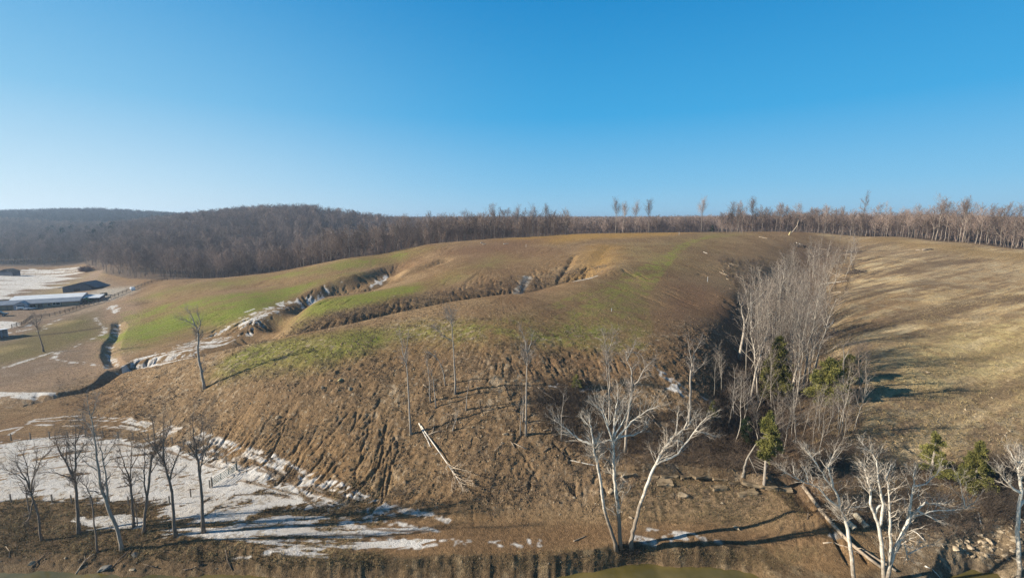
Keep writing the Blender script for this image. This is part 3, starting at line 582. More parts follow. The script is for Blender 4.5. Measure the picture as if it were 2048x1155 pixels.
def dup(root, loc, rz=0., sc=1., label=None, group=None, tilt=(0, 0)):
    r = root.copy(); COLL.objects.link(r); r.location = loc; r.rotation_euler = (tilt[0], tilt[1], rz); r.scale = (sc, sc, sc) if np.isscalar(sc) else sc
    if label: r['label'] = label
    if group: r['group'] = group
    for ch in root.children:
        c = ch.copy(); COLL.objects.link(c); c.parent = r
    return r

def tubes(P, R, sides=5, cap=True):
    """P (m,n,3) centre lines, R (m,n) radii -> verts, [quads, tris]"""
    P = np.asarray(P, float); R = np.asarray(R, float); m, n, _ = P.shape
    T = np.gradient(P, axis=1) if n > 2 else np.repeat((P[:, 1:] - P[:, :1]), 2, 1)
    T /= np.linalg.norm(T, axis=2, keepdims=True) + 1e-9
    mean = P[:, -1] - P[:, 0]; ref = np.where(np.abs(mean[:, 2:3]) > .8 * np.linalg.norm(mean, axis=1, keepdims=True), np.array([[1., .1, 0]]), np.array([[0, 0, 1.]]))[:, None]
    U = np.cross(T, np.broadcast_to(ref, T.shape)); U /= np.linalg.norm(U, axis=2, keepdims=True) + 1e-9; W = np.cross(T, U)
    an = np.arange(sides) / sides * 2 * math.pi
    V = P[:, :, None] + R[:, :, None, None] * (np.cos(an)[:, None] * U[:, :, None] + np.sin(an)[:, None] * W[:, :, None])
    V = V.reshape(-1, 3)
    b = (np.arange(m)[:, None, None] * n + np.arange(n - 1)[None, :, None]) * sides; k = np.arange(sides)[None, None]; k2 = (k + 1) % sides
    q = np.stack([b + k, b + k2, b + sides + k2, b + sides + k], -1).reshape(-1, 4)
    if not cap: return V, [q]
    e0 = (np.arange(m)[:, None] * n * sides) + np.arange(sides)[None, ::-1]; e1 = ((np.arange(m)[:, None] * n + n - 1) * sides) + np.arange(sides)[None]
    return V, [q, np.concatenate([e0, e1])]
class Bag:
    """collects pieces of ONE mesh"""
    def __init__(s): s.v = []; s.f = {}; s.n = 0
    def add(s, V, F):
        for f in (F if isinstance(F, list) else [F]):
            f = np.asarray(f)
            if len(f): s.f.setdefault(f.shape[1], []).append(f + s.n)
        s.v.append(np.asarray(V, float)); s.n += len(V); return s
    def tube(s, P, R, sides=5, cap=True):
        P = np.asarray(P, float); R = np.asarray(R, float)
        if P.ndim == 2: P = P[None]; R = R[None]
        return s.add(*tubes(P, R, sides, cap))
    def box(s, c, size, rz=0., ry=0.):
        x, y, z = np.array(size) / 2
        v = np.array([[-x,-y,-z],[x,-y,-z],[x,y,-z],[-x,y,-z],[-x,-y,z],[x,-y,z],[x,y,z],[-x,y,z]])
        if ry: cr, sr = math.cos(ry), math.sin(ry); v = v @ np.array([[cr,0,-sr],[0,1,0],[sr,0,cr]])
        cr, sr = math.cos(rz), math.sin(rz); v = v @ np.array([[cr, sr, 0], [-sr, cr, 0], [0, 0, 1]]) + np.array(c)
        return s.add(v, np.array([[0,3,2,1],[4,5,6,7],[0,1,5,4],[1,2,6,5],[2,3,7,6],[3,0,4,7]]))
    def prism(s, prof, y0, y1):
        """profile in x,z pulled along y"""
        n = len(prof); p = np.array(prof, float); v = np.concatenate([np.c_[p[:, 0], np.full(n, y0), p[:, 1]], np.c_[p[:, 0], np.full(n, y1), p[:, 1]]])
        q = np.array([[i, (i + 1) % n, n + (i + 1) % n, n + i] for i in range(n)])
        return s.add(v, [q, np.arange(n)[None, ::-1], np.arange(n)[None] + n])
    def mesh(s, name, mat, smooth=False): return mesh_raw(name, np.concatenate(s.v), [np.concatenate(x) for x in s.f.values()], mat, smooth)
    def build(s, name, mat, parent=None, loc=None, smooth=False): return link(name, s.mesh(name, mat, smooth), parent, loc)

# ----------------------------------------------------------------- ground and river
gv = np.stack([GX, GY, Z], -1).reshape(-1, 3).astype(np.float32)
ii = (np.arange(NB - 1)[:, None] * NA + np.arange(NA - 1)[None]).ravel()
gq = np.stack([ii, ii + 1, ii + 1 + NA, ii + NA], -1)
gme = mesh_raw('ground', gv, gq, M['ground'], smooth=True)
at = gme.attributes.new('tone', 'FLOAT_COLOR', 'POINT'); at.data.foreach_set('color', np.concatenate([COL, np.ones(Z.shape + (1,), np.float32)], -1).astype(np.float32).ravel())
at = gme.attributes.new('snow', 'FLOAT', 'POINT'); at.data.foreach_set('value', SN.astype(np.float32).ravel())
g = link('ground', gme); tag(g, kind='structure')
wb = Bag(); wb.add([[-160, 24, WATER], [160, 24, WATER], [160, 52, WATER], [-160, 52, WATER]], np.array([[0, 1, 2, 3]])); w = wb.build('river_water', M['water']); tag(w, kind='structure')

# ----------------------------------------------------------------- bare trees
def interp(P, R, t):
    m, n, _ = P.shape; u = np.clip(t, 0, .9999) * (n - 1); i = u.astype(int); f = (u - i)
    a = np.arange(m)[:, None]
    return P[a, i] * (1 - f)[..., None] + P[a, i + 1] * f[..., None], R[a, i] * (1 - f) + R[a, i + 1] * f, P[a, i + 1] - P[a, i]
def sprout(P, R, k, t0, t1, lenf, ang, up, n, r, rmin, wob=.06, taper=.5):
    """k shoots on every parent line; returns (m*k, n, 3), (m*k, n)"""
    m = len(P); t = t0 + (t1 - t0) * (np.arange(k)[None] + r.random((m, k))) / k
    b, rad, tan = interp(P, R, t); tan = tan / (np.linalg.norm(tan, axis=2, keepdims=True) + 1e-9)
    L = np.linalg.norm(np.diff(P, axis=1), axis=2).sum(1)[:, None] * lenf * (1 - taper * (t - t0) / max(t1 - t0, 1e-6)) * (.6 + .7 * r.random((m, k)))
    rnd = r.normal(size=(m, k, 3)); perp = rnd - (rnd * tan).sum(-1, keepdims=True) * tan; perp /= np.linalg.norm(perp, axis=2, keepdims=True) + 1e-9
    a = np.radians(ang) * (.7 + .6 * r.random((m, k)))[..., None]
    d = tan * np.cos(a) + perp * np.sin(a); d[..., 2] += up * .4; d /= np.linalg.norm(d, axis=2, keepdims=True)
    s = np.linspace(0, 1, n)[None, None, :, None]
    Q = b[:, :, None] + d[:, :, None] * s * L[..., None, None]; Q[..., 2] += (up * .35 * L)[..., None] * (s[..., 0] ** 2)
    Q = Q + r.normal(size=Q.shape) * (wob * L)[..., None, None] * s
    r0 = np.maximum(rad * .62, rmin)[..., None]; rr = r0 + (rmin * .6 - r0) * np.linspace(0, 1, n)[None, None]
    return Q.reshape(m * k, n, 3), rr.reshape(m * k, n)
def tree_lines(seed, h, r0, lo=.4, n1=14, n2=6, n3=5, len1=.32, ang1=48, up=.5, rmin=.018, lean=.04, n3min=.016):
    r = np.random.default_rng(seed); n = 9; s = np.linspace(0, 1, n)
    T = np.zeros((1, n, 3)); T[0, :, 2] = s * h; T[0, :, :2] = np.cumsum(r.normal(size=(n, 2)) * h * .009, 0) + s[:, None] * r.normal(size=2) * lean * h; T[0, 0, :2] = 0
    R = (r0 * (1 - .86 * s) )[None]; R[0, 0] *= 1.35
    A = sprout(T, R, n1, lo, .98, len1, ang1, up, 5, r, rmin * 1.6, .05); B = sprout(*A, n2, .2, 1., .55, 45, up * .6, 4, r, rmin * 1.1, .06)
    Ct = sprout(*B, n3, .1, 1., .6, 45, up * .4, 3, r, n3min, .08) if n3 else None
    return (T, R), A, B, Ct
def tree_meshes(name, lines, bark, twig, sides=7):
    (T, R), A, B, Ct = lines
    tr = Bag().tube(T, R, sides); big = A[1][:, 0] > 0
    tr.tube(A[0], A[1], 4, False)
    cr = Bag().tube(B[0], B[1], 3, False)
    if Ct: cr.tube(Ct[0], Ct[1], 3, False)
    return tr.mesh('trunk', bark, True), cr.mesh('crown', twig)
def make_tree(lines, bark, twig, label, cat, group, loc, name='bare_tree', rz=0., sc=1.):
    t = empty(name, loc, label, cat, group, rz); t.scale = (sc,) * 3
    a, b = tree_meshes(name, lines, bark, twig); link('trunk', a, t); link('crown', b, t); return t

# trees traced limb by limb: every limb gets its own lean towards or away from the river
def traced(name, label, cat, limbs, bark, twig, group=None, D0=None, seed=0, ntw=(5, 4), twl=.45, twr=.0075, skew=.22, base_z=None, twup=.45):
    r = np.random.default_rng(seed); x0, y0 = limbs[0][0][0]
    if D0 is None: base = hit(x0, y0); D0 = base[1]
    else: base = at_depth(x0, y0, D0)
    o = empty(name, base, label, cat, group); tr = Bag(); tw = []
    px_m = D0 / F
    known = {}
    for pts, w0, w1 in limbs:
        pts = [tuple(p) for p in pts]; k = r.uniform(-skew, skew)
        d = known.get(pts[0], None)
        if d is None:
            d = D0
            if len(known): # join the nearest known point
                q = min(known, key=lambda q: (q[0] - pts[0][0]) ** 2 + (q[1] - pts[0][1]) ** 2); d = known[q]
        prev = pts[0]; P = []
        for i, p in enumerate(pts):
            if i: d += k * math.hypot(p[0] - prev[0], p[1] - prev[1]) * px_m + (r.normal() * .05 if i > 1 else 0)
            known.setdefault(p, d); P.append(at_depth(p[0], p[1], d)); prev = p
        P = np.array(P) - base
        # refine the line with small bends
        q = np.linspace(0, 1, max(4, int(len(P) * 2.4))); u = np.linspace(0, 1, len(P)); Pf = np.stack([np.interp(q, u, P[:, c]) for c in range(3)], 1)
        if len(Pf) > 4: Pf[1:-1] = Pf[1:-1] * .5 + (Pf[:-2] + Pf[2:]) * .25
        Lr = np.linalg.norm(np.diff(P, axis=0), axis=1).sum(); Pf[1:-1] += r.normal(size=Pf[1:-1].shape) * .012 * min(Lr, 3)
        R = (w0 + (w1 * (.5 if w1 < 3 else 1) - w0) * q ** .85) * px_m * .5
        if limbs[0][0] is pts or (pts[0] == limbs[0][0][0]): R[0] *= 1.45; Pf[0, 2] -= .25
        tr.tube(Pf, R, 8 if w0 > 5 else 6)
        tw.append((Pf, R))
    cr = Bag()
    for j, (Pf, R) in enumerate(tw):
        q = np.linspace(0, 1, 8); u = np.linspace(0, 1, len(Pf)); P8 = np.stack([np.interp(q, u, Pf[:, c]) for c in range(3)], 1)[None]; R8 = np.interp(q, u, R)[None]
        if j == 0 and len(tw) > 2: lo = .75
        else: lo = .25
        Ls = np.linalg.norm(np.diff(P8[0], axis=0), axis=1).sum(); nb = max(3, int(Ls * ntw[0] * .5))
        A = sprout(P8, R8, nb, lo, 1., min(twl, 1.9 / max(Ls, .1)) if Ls > 1 else .9, 45, twup, 5, r, twr * 1.5, .07, .3); A = (A[0], np.minimum(A[1], .032))
        B = sprout(*A, ntw[1], .15, 1., .55, 42, twup * .6, 4, r, twr, .08); Cc = sprout(*B, 3, .15, 1., .55, 42, twup * .4, 3, r, twr * .8, .08)
        cr.tube(A[0], A[1], 4, False); cr.tube(B[0], B[1], 3, False); cr.tube(Cc[0], Cc[1], 3, False)
        if j == 0 and len(tw) > 2: continue
        E = sprout(P8, R8, 5, .72, 1., min(.5, 1.6 / max(Ls, .1)), 20, twup * .5, 5, r, twr * 1.6, .06, .2); E = (E[0], np.minimum(E[1], .03)); G = sprout(*E, 5, .2, 1., .5, 34, twup * .5, 4, r, twr, .08); cr.tube(E[0], E[1], 4, False); cr.tube(G[0], G[1], 3, False)
    tr.build('trunk', bark, o, smooth=True); cr.build('crown', twig, o); return o

WB, WT, BB, BT, GB, GT = M['white_bark'], M['white_twig'], M['brown_bark'], M['brown_twig'], M['grey_bark'], M['grey_twig']
traced('sycamore_tree', 'white barked bare tree with two stems on the river bank beside the muddy road', 'tree', [
 ([(1233,1097),(1226,1070),(1217,1047),(1209,1022),(1203,978),(1197,934),(1190,913),(1187,891)], 8.5, 4.2),
 ([(1242,1096),(1240,1059),(1237,1031),(1234,997),(1230,963),(1227,934),(1227,910),(1226,882)], 9.5, 4.6),
 ([(1187,891),(1175,885),(1162,880),(1150,872),(1134,857),(1122,849),(1108,839)], 6, 1.6), ([(1187,891),(1184,869),(1181,853),(1176,832)], 5, 1.5), ([(1181,853),(1170,842),(1162,832)], 3, 1), ([(1187,889),(1195,880),(1208,884)], 3, 1),
 ([(1226,882),(1228,853),(1232,822),(1234,800),(1237,779)], 6, 1.5), ([(1226,882),(1218,863),(1207,832),(1203,819),(1187,810)], 5, 1.5), ([(1215,850),(1209,822),(1200,800)], 3.4, 1.2), ([(1226,882),(1218,878),(1209,883),(1193,885)], 4, 1.5),
 ([(1226,882),(1237,874),(1253,871),(1270,869),(1284,860),(1296,850)], 5.5, 1.5), ([(1226,882),(1246,863),(1265,841),(1281,829),(1299,819),(1320,810)], 4.5, 1.4), ([(1228,875),(1240,853),(1256,822),(1262,800)], 4, 1.3), ([(1228,853),(1236,838),(1246,807)], 3, 1), ([(1227,910),(1219,898),(1212,895)], 3, 1)], WB, WT, seed=3, ntw=(4.4, 5))
traced('sycamore_tree', 'white bare tree leaning right next to the two stemmed white tree', 'tree', [
 ([(1262,1092),(1265,1065),(1270,1047),(1276,1025),(1287,990),(1299,953),(1312,928),(1324,903),(1340,881)], 10, 4.6),
 ([(1340,881),(1352,869),(1368,858),(1377,850),(1390,833)], 6, 1.5), ([(1352,869),(1354,847),(1355,825)], 3.5, 1.2), ([(1312,928),(1337,917),(1355,908),(1374,885),(1390,860),(1402,844),(1418,830)], 6, 1.6),
 ([(1390,860),(1412,866),(1429,874)], 3.4, 1.2), ([(1340,881),(1359,880),(1369,886)], 4, 1.5), ([(1368,858),(1375,838),(1378,820)], 3, 1)], WB, WT, seed=4, ntw=(4.4, 5))
traced('sycamore_tree', 'white bare tree at the bottom edge, in front of the big fallen log', 'tree', [
 ([(1716,1225),(1709,1155),(1705,1125),(1700,1090),(1696,1059),(1690,1035),(1681,1020)], 9.5, 6),
 ([(1681,1020),(1667,1006),(1652,994),(1643,980),(1634,973),(1617,966),(1593,956),(1574,947),(1562,937)], 5.5, 1.5), ([(1681,1020),(1678,999),(1672,985),(1665,973),(1655,961),(1641,940),(1634,928),(1624,913),(1617,901)], 6, 1.5),
 ([(1665,973),(1659,951),(1656,932),(1662,918),(1677,894)], 6, 1.5), ([(1681,1020),(1698,1015),(1717,1011),(1736,1011)], 4, 1.4), ([(1634,928),(1619,908),(1608,894)], 4, 1.3), ([(1617,966),(1612,946),(1606,930)], 3, 1), ([(1593,956),(1587,944),(1586,932)], 2.6, 1)], WB, WT, D0=43.2, seed=5, ntw=(4.2, 5))
traced('sycamore_tree', 'large white bare tree with several spreading stems at the bottom right', 'tree', [
 ([(1768,1225),(1770,1180),(1767,1130),(1764,1090),(1758,1052),(1748,1028),(1740,1011),(1741,985),(1737,959),(1728,934)], 10, 3),
 ([(1770,1180),(1778,1130),(1789,1102),(1803,1071),(1815,1042),(1818,1032)], 11, 7), ([(1758,1052),(1764,1028),(1766,1009),(1761,982),(1757,947),(1753,923),(1748,909),(1736,898),(1724,887)], 6.5, 1.6), ([(1748,1028),(1758,1010),(1766,1009)], 6, 5),
 ([(1778,1130),(1782,1094),(1780,1047),(1778,1013),(1778,980),(1772,956),(1770,935)], 7, 2.2), ([(1772,956),(1778,940),(1782,928)], 4, 1.4),
 ([(1818,1032),(1822,999),(1827,971),(1829,942)], 6.5, 2.4), ([(1827,971),(1851,969),(1863,959),(1879,937)], 4.4, 1.4), ([(1818,1032),(1834,1020),(1846,1005),(1858,1004),(1877,1010),(1903,1020)], 5.5, 1.5),
 ([(1834,1020),(1855,1030),(1877,1044)], 5, 2), ([(1818,1032),(1846,1028),(1870,1018),(1905,1020),(1932,1016),(1946,1007)], 4.2, 1.4), ([(1932,1016),(1924,990),(1920,960)], 2.5, 1), ([(1803,1071),(1812,1099),(1817,1118)], 5, 2.5), ([(1817,1107),(1841,1094),(1870,1087)], 3, 1)], WB, WT, D0=42.6, seed=6, ntw=(4.2, 5))
traced('sycamore_tree', 'white tree cut by the right edge, with one limb reaching left', 'tree', [
 ([(2036,1225),(2038,1155),(2039,1118),(2034,1047),(2038,1013),(2042,985),(2039,961),(2035,928),(2046,916)], 10, 4), ([(2042,985),(2024,975),(2010,959),(1996,942)], 7, 2), ([(2039,961),(2050,930),(2064,905)], 6, 2), ([(2038,1013),(2060,985),(2080,970)], 6, 2), ([(2035,928),(2022,905),(2014,890)], 3, 1)], WB, WT, D0=43.4, seed=7, ntw=(4.2, 5))
GRL = 'bare trees on the river bank in front of the snowy field'
traced('bank_tree', 'bushy bare tree with fanning branches on the river bank, nearest the left edge', 'tree', [
 ([(84,1080),(77,1035),(67,1000),(62,982)], 4.6, 3.2), ([(62,982),(68,950),(81,919),(96,904)], 3.6, 1.2), ([(62,982),(51,959),(38,936),(28,921)], 3.6, 1.2), ([(62,982),(52,930),(46,904)], 3, 1), ([(67,1000),(61,1029),(56,1040)], 3, 3), ([(61,1029),(54,994),(49,965),(20,940)], 3, 1), ([(68,950),(72,925),(74,900)], 2.4, 1), ([(81,919),(98,905),(110,890)], 2.2, 1), ([(51,959),(30,945),(8,938)], 2.2, 1)], BB, BT, GRL, seed=8, ntw=(4, 4))
traced('bank_tree', 'brown tree with a wide crown before the snow, left of the leaning pale tree', 'tree', [
 ([(158,1067),(154,1000),(149,959)], 7, 5), ([(149,959),(151,921),(152,884),(151,840)], 5, 1.4), ([(149,959),(131,921),(116,898),(108,868)], 5, 1.2), ([(149,959),(116,945),(87,943)], 3, 1), ([(131,921),(134,895),(130,865)], 2.8, 1), ([(151,921),(165,895),(176,880)], 2.8, 1), ([(149,959),(140,920),(136,880)], 3.5, 1), ([(152,884),(163,858),(168,840)], 2.2, 1)], BB, BT, GRL, seed=9, ntw=(4.4, 5))
traced('bank_tree', 'thin crooked sapling between the wide brown tree and the leaning pale tree', 'tree', [
 ([(195,1103),(189,1052),(186,1006),(177,977),(160,960)], 4, 2.2), ([(177,977),(190,972),(201,972)], 1.8, .8), ([(186,1006),(180,990),(170,985)], 1.5, .8)], BB, BT, GRL, seed=10, ntw=(3, 3))
traced('bank_tree', 'tall pale leaning tree forked into two stems above the river bank', 'tree', [
 ([(244,1099),(238,1066),(225,1035),(215,1006),(207,988),(203,977)], 7.5, 5.4), ([(203,977),(197,942),(193,907),(189,872),(181,834),(174,795)], 6, 1.4), ([(215,1006),(214,985),(213,956),(207,919),(197,887),(186,855)], 5, 1.5), ([(197,942),(171,924),(157,910)], 2.6, 1), ([(207,919),(226,892),(232,875)], 2.6, 1), ([(181,834),(190,815),(194,795)], 2, .8), ([(189,872),(178,850),(168,838)], 2, .8)], GB, GT, GRL, seed=11, ntw=(3.2, 3))
traced('bank_tree', 'small brown tree with two thin stems behind the pale leaning tree', 'tree', [
 ([(267,1053),(264,994),(260,959)], 5, 4), ([(260,959),(262,936),(264,900),(262,880)], 3, 1), ([(260,959),(247,921),(232,887)], 3, 1), ([(260,959),(241,936),(236,925)], 2.4, 1), ([(267,1053),(277,1060),(270,1011),(264,994)], 3, 2.4), ([(262,936),(275,912),(280,892)], 2.4, 1)], BB, BT, GRL, seed=12, ntw=(4, 4))
traced('bank_tree', 'brown tree curving right with a second stem, in the middle of the bank trees', 'tree', [
 ([(286,1065),(290,1029),(294,994),(299,948),(303,910),(312,896)], 6.2, 3.6), ([(312,896),(308,865),(304,838)], 3.6, 1), ([(294,994),(287,959),(290,921),(288,890)], 4, 1), ([(312,896),(325,880),(333,862)], 3, 1), ([(299,948),(315,925),(322,905)], 3, 1)], BB, BT, GRL, seed=13, ntw=(4.4, 5))
traced('bank_tree', 'dark tree with a forked crown, second from the right among the bank trees', 'tree', [
 ([(352,1071),(345,1010),(340,959),(327,920)], 7, 4), ([(327,920),(327,884),(327,826)], 4, 1.2), ([(327,920),(305,891),(287,876)], 3.5, 1), ([(340,959),(352,916),(366,885)], 4, 1.2), ([(340,959),(352,948),(362,940)], 2.4, 1), ([(327,884),(338,860),(342,840)], 2.4, 1)], BB, BT, GRL, seed=14, ntw=(4.4, 5))
traced('bank_tree', 'dark slender tree at the right end of the bank trees, beside the snowy track', 'tree', [
 ([(407,1064),(402,973),(397,934),(392,894)], 7, 3.6), ([(392,894),(386,866),(384,830)], 3.6, 1), ([(400,948),(406,909),(406,848)], 4.2, 1.2), ([(397,934),(418,918),(435,905)], 2.2, .8), ([(406,909),(418,880),(422,855)], 2.4, 1), ([(392,894),(402,868),(404,840)], 2.6, 1)], BB, BT, GRL, seed=15, ntw=(4.4, 5))
# trees left standing on the cleared slope
GRS = 'trees left standing on the cleared slope'
traced('slope_tree', 'lone grey tree on the brown spur below the snowy ravine', 'tree', [
 ([(409,775),(404,747),(400,728),(395,704),(397,678),(396,664)], 6, 3.4), ([(396,664),(390,650),(375,642),(361,638)], 3, 1), ([(396,664),(401,648),(394,622)], 3, 1), ([(390,650),(382,631),(376,618)], 2.6, 1), ([(400,728),(407,722),(408,711)], 2, 1), ([(404,747),(410,736)], 4, 1), ([(397,678),(380,684),(372,690)], 2, 1)], GB, GT, GRS, seed=16, ntw=(4.2, 5))
traced('slope_tree', 'tall straight bare tree at the top end of the fallen pale pole', 'tree', [([(822,867),(818,800),(815,740),(808,712)], 4.6, 2.6), ([(808,712),(804,690),(802,668)], 2.6, .8), ([(808,712),(816,690),(815,672)], 2.6, .8)], GB, GT, GRS, seed=17, ntw=(3, 4))
traced('slope_tree', 'slender straight tree on the slope, just below the green spur top', 'tree', [([(910,787),(909,730),(906,690),(904,650),(903,625)], 4.4, 1.4), ([(906,682),(893,676),(880,665),(868,655)], 2.2, .8), ([(904,650),(896,636),(893,622)], 2, .8)], GB, GT, GRS, seed=18, ntw=(4.4, 5))
traced('slope_tree', 'straight grey tree with a hazy crown, left of the two stemmed white tree', 'tree', [([(1052,870),(1052,800),(1053,740),(1055,706)], 4.6, 2.8), ([(1055,706),(1050,680),(1044,662)], 2.6, .8), ([(1055,706),(1062,685),(1064,668)], 2.6, .8)], GB, GT, GRS, seed=19, ntw=(4, 5))
traced('slope_tree', 'crooked grey tree with spreading pale limbs behind the white trees', 'tree', [
 ([(1250,905),(1253,854),(1257,827),(1262,802),(1263,775)], 6, 4.2), ([(1263,775),(1263,753),(1263,737),(1253,721),(1252,703)], 4.5, 1.6), ([(1253,721),(1262,701),(1270,688)], 2.6, 1), ([(1263,775),(1276,762),(1285,746),(1292,732),(1310,719)], 4, 1.2), ([(1252,703),(1272,704),(1283,708),(1290,728)], 2.2, .8), ([(1263,737),(1275,727)], 2, .8)], GB, GT, GRS, seed=20, ntw=(4.4, 5))
traced('slope_tree', 'thin twin stemmed tree with a faint crown above the white trees', 'tree', [([(1218,850),(1219,800),(1219,766),(1218,730),(1216,705)], 4, 2), ([(1219,800),(1214,740),(1211,700)], 3, 1.4), ([(1216,705),(1210,685),(1206,665)], 1.8, .7), ([(1216,705),(1224,682),(1226,664)], 1.8, .7)], GB, GT, GRS, seed=21, ntw=(4, 5))
traced('slope_tree', 'grey forked tree at the foot of the dark spur flank, above the leaning white tree', 'tree', [([(1378,850),(1381,800),(1380,760),(1385,725)], 5.5, 3.4), ([(1385,725),(1390,700),(1402,684)], 2.8, .9), ([(1380,760),(1394,738),(1410,725)], 2.6, .9), ([(1385,725),(1378,700),(1376,682)], 2.4, .8)], GB, GT, GRS, seed=22, ntw=(3, 4))
GSN = 'broken bare stems on the cleared slope'
for k, ln in enumerate([[(861,804),(857,745),(853,718)], [(872,815),(867,766),(863,745)], [(891,770),(885,735),(872,712),(853,703)], [(932,819),(936,776)], [(1041,869),(1042,818)], [(1046,842),(1046,795)], [(1123,880),(1123,836),(1127,789)], [(905,860),(915,828)]]):
    traced('broken_stem', 'thin broken bare stem standing on the cleared slope among debris', 'dead tree', [(ln, 3, 1.4)], GB, GT, GSN, seed=30 + k, ntw=(1.2, 2), twl=.3)

# ----------------------------------------------------------------- trees of the wooded ravine
PB, PT = M['pale_bark'], M['pale_twig']
GRV = 'thin pale trees crowded in the ravine'
rav_proto = []
for k in range(8):
    h = 14 + (k % 4); L_ = tree_lines(100 + k, h, .105 + .02 * (k % 3), lo=.36, n1=15, n2=5, n3=4, len1=.27, ang1=48, up=.5, rmin=.0125, lean=.07, n3min=.0095)
    rav_proto.append(tree_meshes('ravine_tree', L_, PB, PT, 6))
def stand(proto, name, label, cat, group, loc, rz, sc, tilt=(0, 0)):
    t = empty(name, loc, label, cat, group, rz); t.scale = (sc,) * 3 if np.isscalar(sc) else sc; t.rotation_euler = (tilt[0], tilt[1], rz)
    link('trunk', proto[0], t); link('crown', proto[1], t); return t
def scatter(poly, n, r, mind=0., tries=40, ymin=40, zpx=0):
    """n ground points seen inside an outline of the photo, spread evenly over the ground"""
    poly = np.array(poly, float); got = []; lo, hi = poly.min(0), poly.max(0)
    for _ in range(n * tries):
        if len(got) >= n: break
        p = lo + (hi - lo) * r.random(2)
        if not inside(poly, np.array([p[0]]), np.array([p[1]]))[0]: continue
        q = hit(p[0], p[1], ymin)
        if all((q[0] - g[0]) ** 2 + (q[1] - g[1]) ** 2 > mind * mind for g in got): got.append(q)
    return got
r = np.random.default_rng(11)
RAVP = [(1482,735),(1500,690),(1520,640),(1550,580),(1590,525),(1630,492),(1690,480),(1715,490),(1720,520),(1690,560),(1665,610),(1640,670),(1630,730),(1640,790),(1600,830),(1545,835),(1505,800)]
for q in scatter(RAVP, 150, r, 1.15):
    lab = 'thin pale bare tree crowded in the wooded ravine between the two hills'; far = np.clip((q[1] - 110) / 110, 0, 1)
    if r.random() < far * .35: continue
    stand(rav_proto[r.integers(8)], 'ravine_tree', lab, 'tree', GRV, (q[0], q[1], q[2] - .15), r.uniform(0, 6.28), r.uniform(.7, 1.2) * (1 - .25 * far), (r.normal() * .06, r.normal() * .09))
for q in scatter([(1430,760),(1480,745),(1520,840),(1640,800),(1700,760),(1730,800),(1710,880),(1640,930),(1560,940),(1490,900),(1420,860)], 34, r, 1.9):
    stand(rav_proto[r.integers(8)], 'ravine_tree', 'short thin grey tree in the brushy lower mouth of the ravine', 'tree', 'small trees in the ravine mouth', (q[0], q[1], q[2] - .1), r.uniform(0, 6.28), r.uniform(.38, .66), (r.normal() * .09, r.normal() * .09))
traced('ravine_tree', 'tall crooked white tree on the left rim of the wooded ravine', 'tree', [([(1478,718),(1486,675),(1490,648),(1484,625),(1482,612),(1494,578)], 6, 1.6), ([(1490,648),(1496,628),(1500,605)], 3, 1), ([(1482,612),(1478,600),(1476,585)], 2, .8)], PB, PT, seed=40, ntw=(4.2, 5))
traced('ravine_tree', 'white tree with a forked top rising behind the tall cedar', 'tree', [([(1583,784),(1590,750),(1599,715),(1603,679)], 6, 3), ([(1603,679),(1612,650),(1630,628)], 2.6, 1), ([(1599,715),(1588,690),(1580,660)], 2.4, 1), ([(1603,679),(1600,650),(1606,620)], 2.4, 1)], PB, PT, seed=41, ntw=(4.4, 5))
traced('ravine_tree', 'slim white stem curving right just left of the tall cedar', 'tree', [([(1500,806),(1506,770),(1512,739),(1520,715),(1529,687),(1536,660)], 5, 1.5), ([(1520,715),(1518,690),(1512,670)], 2, .8)], PB, PT, seed=42, ntw=(4.4, 5))
traced('ravine_tree', 'grey trees twin stem arching right over the rock ledge', 'tree', [([(1486,950),(1490,930),(1496,910),(1516,879),(1539,871),(1560,880)], 5.5, 1.6), ([(1496,910),(1506,930),(1516,950)], 3, 2.4), ([(1516,879),(1512,860),(1505,850)], 2.4, 1)], PB, PT, seed=43, ntw=(4.2, 5))
traced('ravine_tree', 'bare grey tree on the right rim of the ravine beside a dark shadow', 'tree', [([(1684,784),(1687,749),(1688,705),(1686,690)], 5, 1.6), ([(1687,749),(1672,730),(1664,716)], 2.4, .8), ([(1688,720),(1698,700),(1704,688)], 2, .8)], PB, PT, seed=44, ntw=(3, 4))
traced('ravine_tree', 'thin white forked sapling below the dark shadow on the ravine rim', 'tree', [([(1683,870),(1686,840),(1689,806)], 4.4, 2), ([(1689,806),(1684,790),(1678,782)], 1.8, .8), ([(1689,806),(1702,796),(1710,786)], 1.8, .8)], PB, PT, seed=45, ntw=(3, 3))
traced('ravine_tree', 'white bent tree lying across the ravine mouth above the rock ledge', 'tree', [([(1512,830),(1505,822),(1480,810),(1452,801),(1430,799),(1421,806)], 5, 1.8), ([(1452,801),(1440,792),(1432,780)], 2.2, 1)], WB, WT, seed=46, ntw=(2, 3))
traced('ravine_tree', 'dark bare tree on the ravine rim casting the long dark shadow', 'tree', [([(1721,800),(1720,770),(1718,730),(1717,694)], 5, 1.5), ([(1720,770),(1708,748),(1702,730)], 2.4, .8), ([(1718,740),(1728,718),(1732,700)], 2.2, .8), ([(1720,770),(1734,756),(1740,740)], 2.4, .8)], BB, BT, seed=47, ntw=(6, 6))

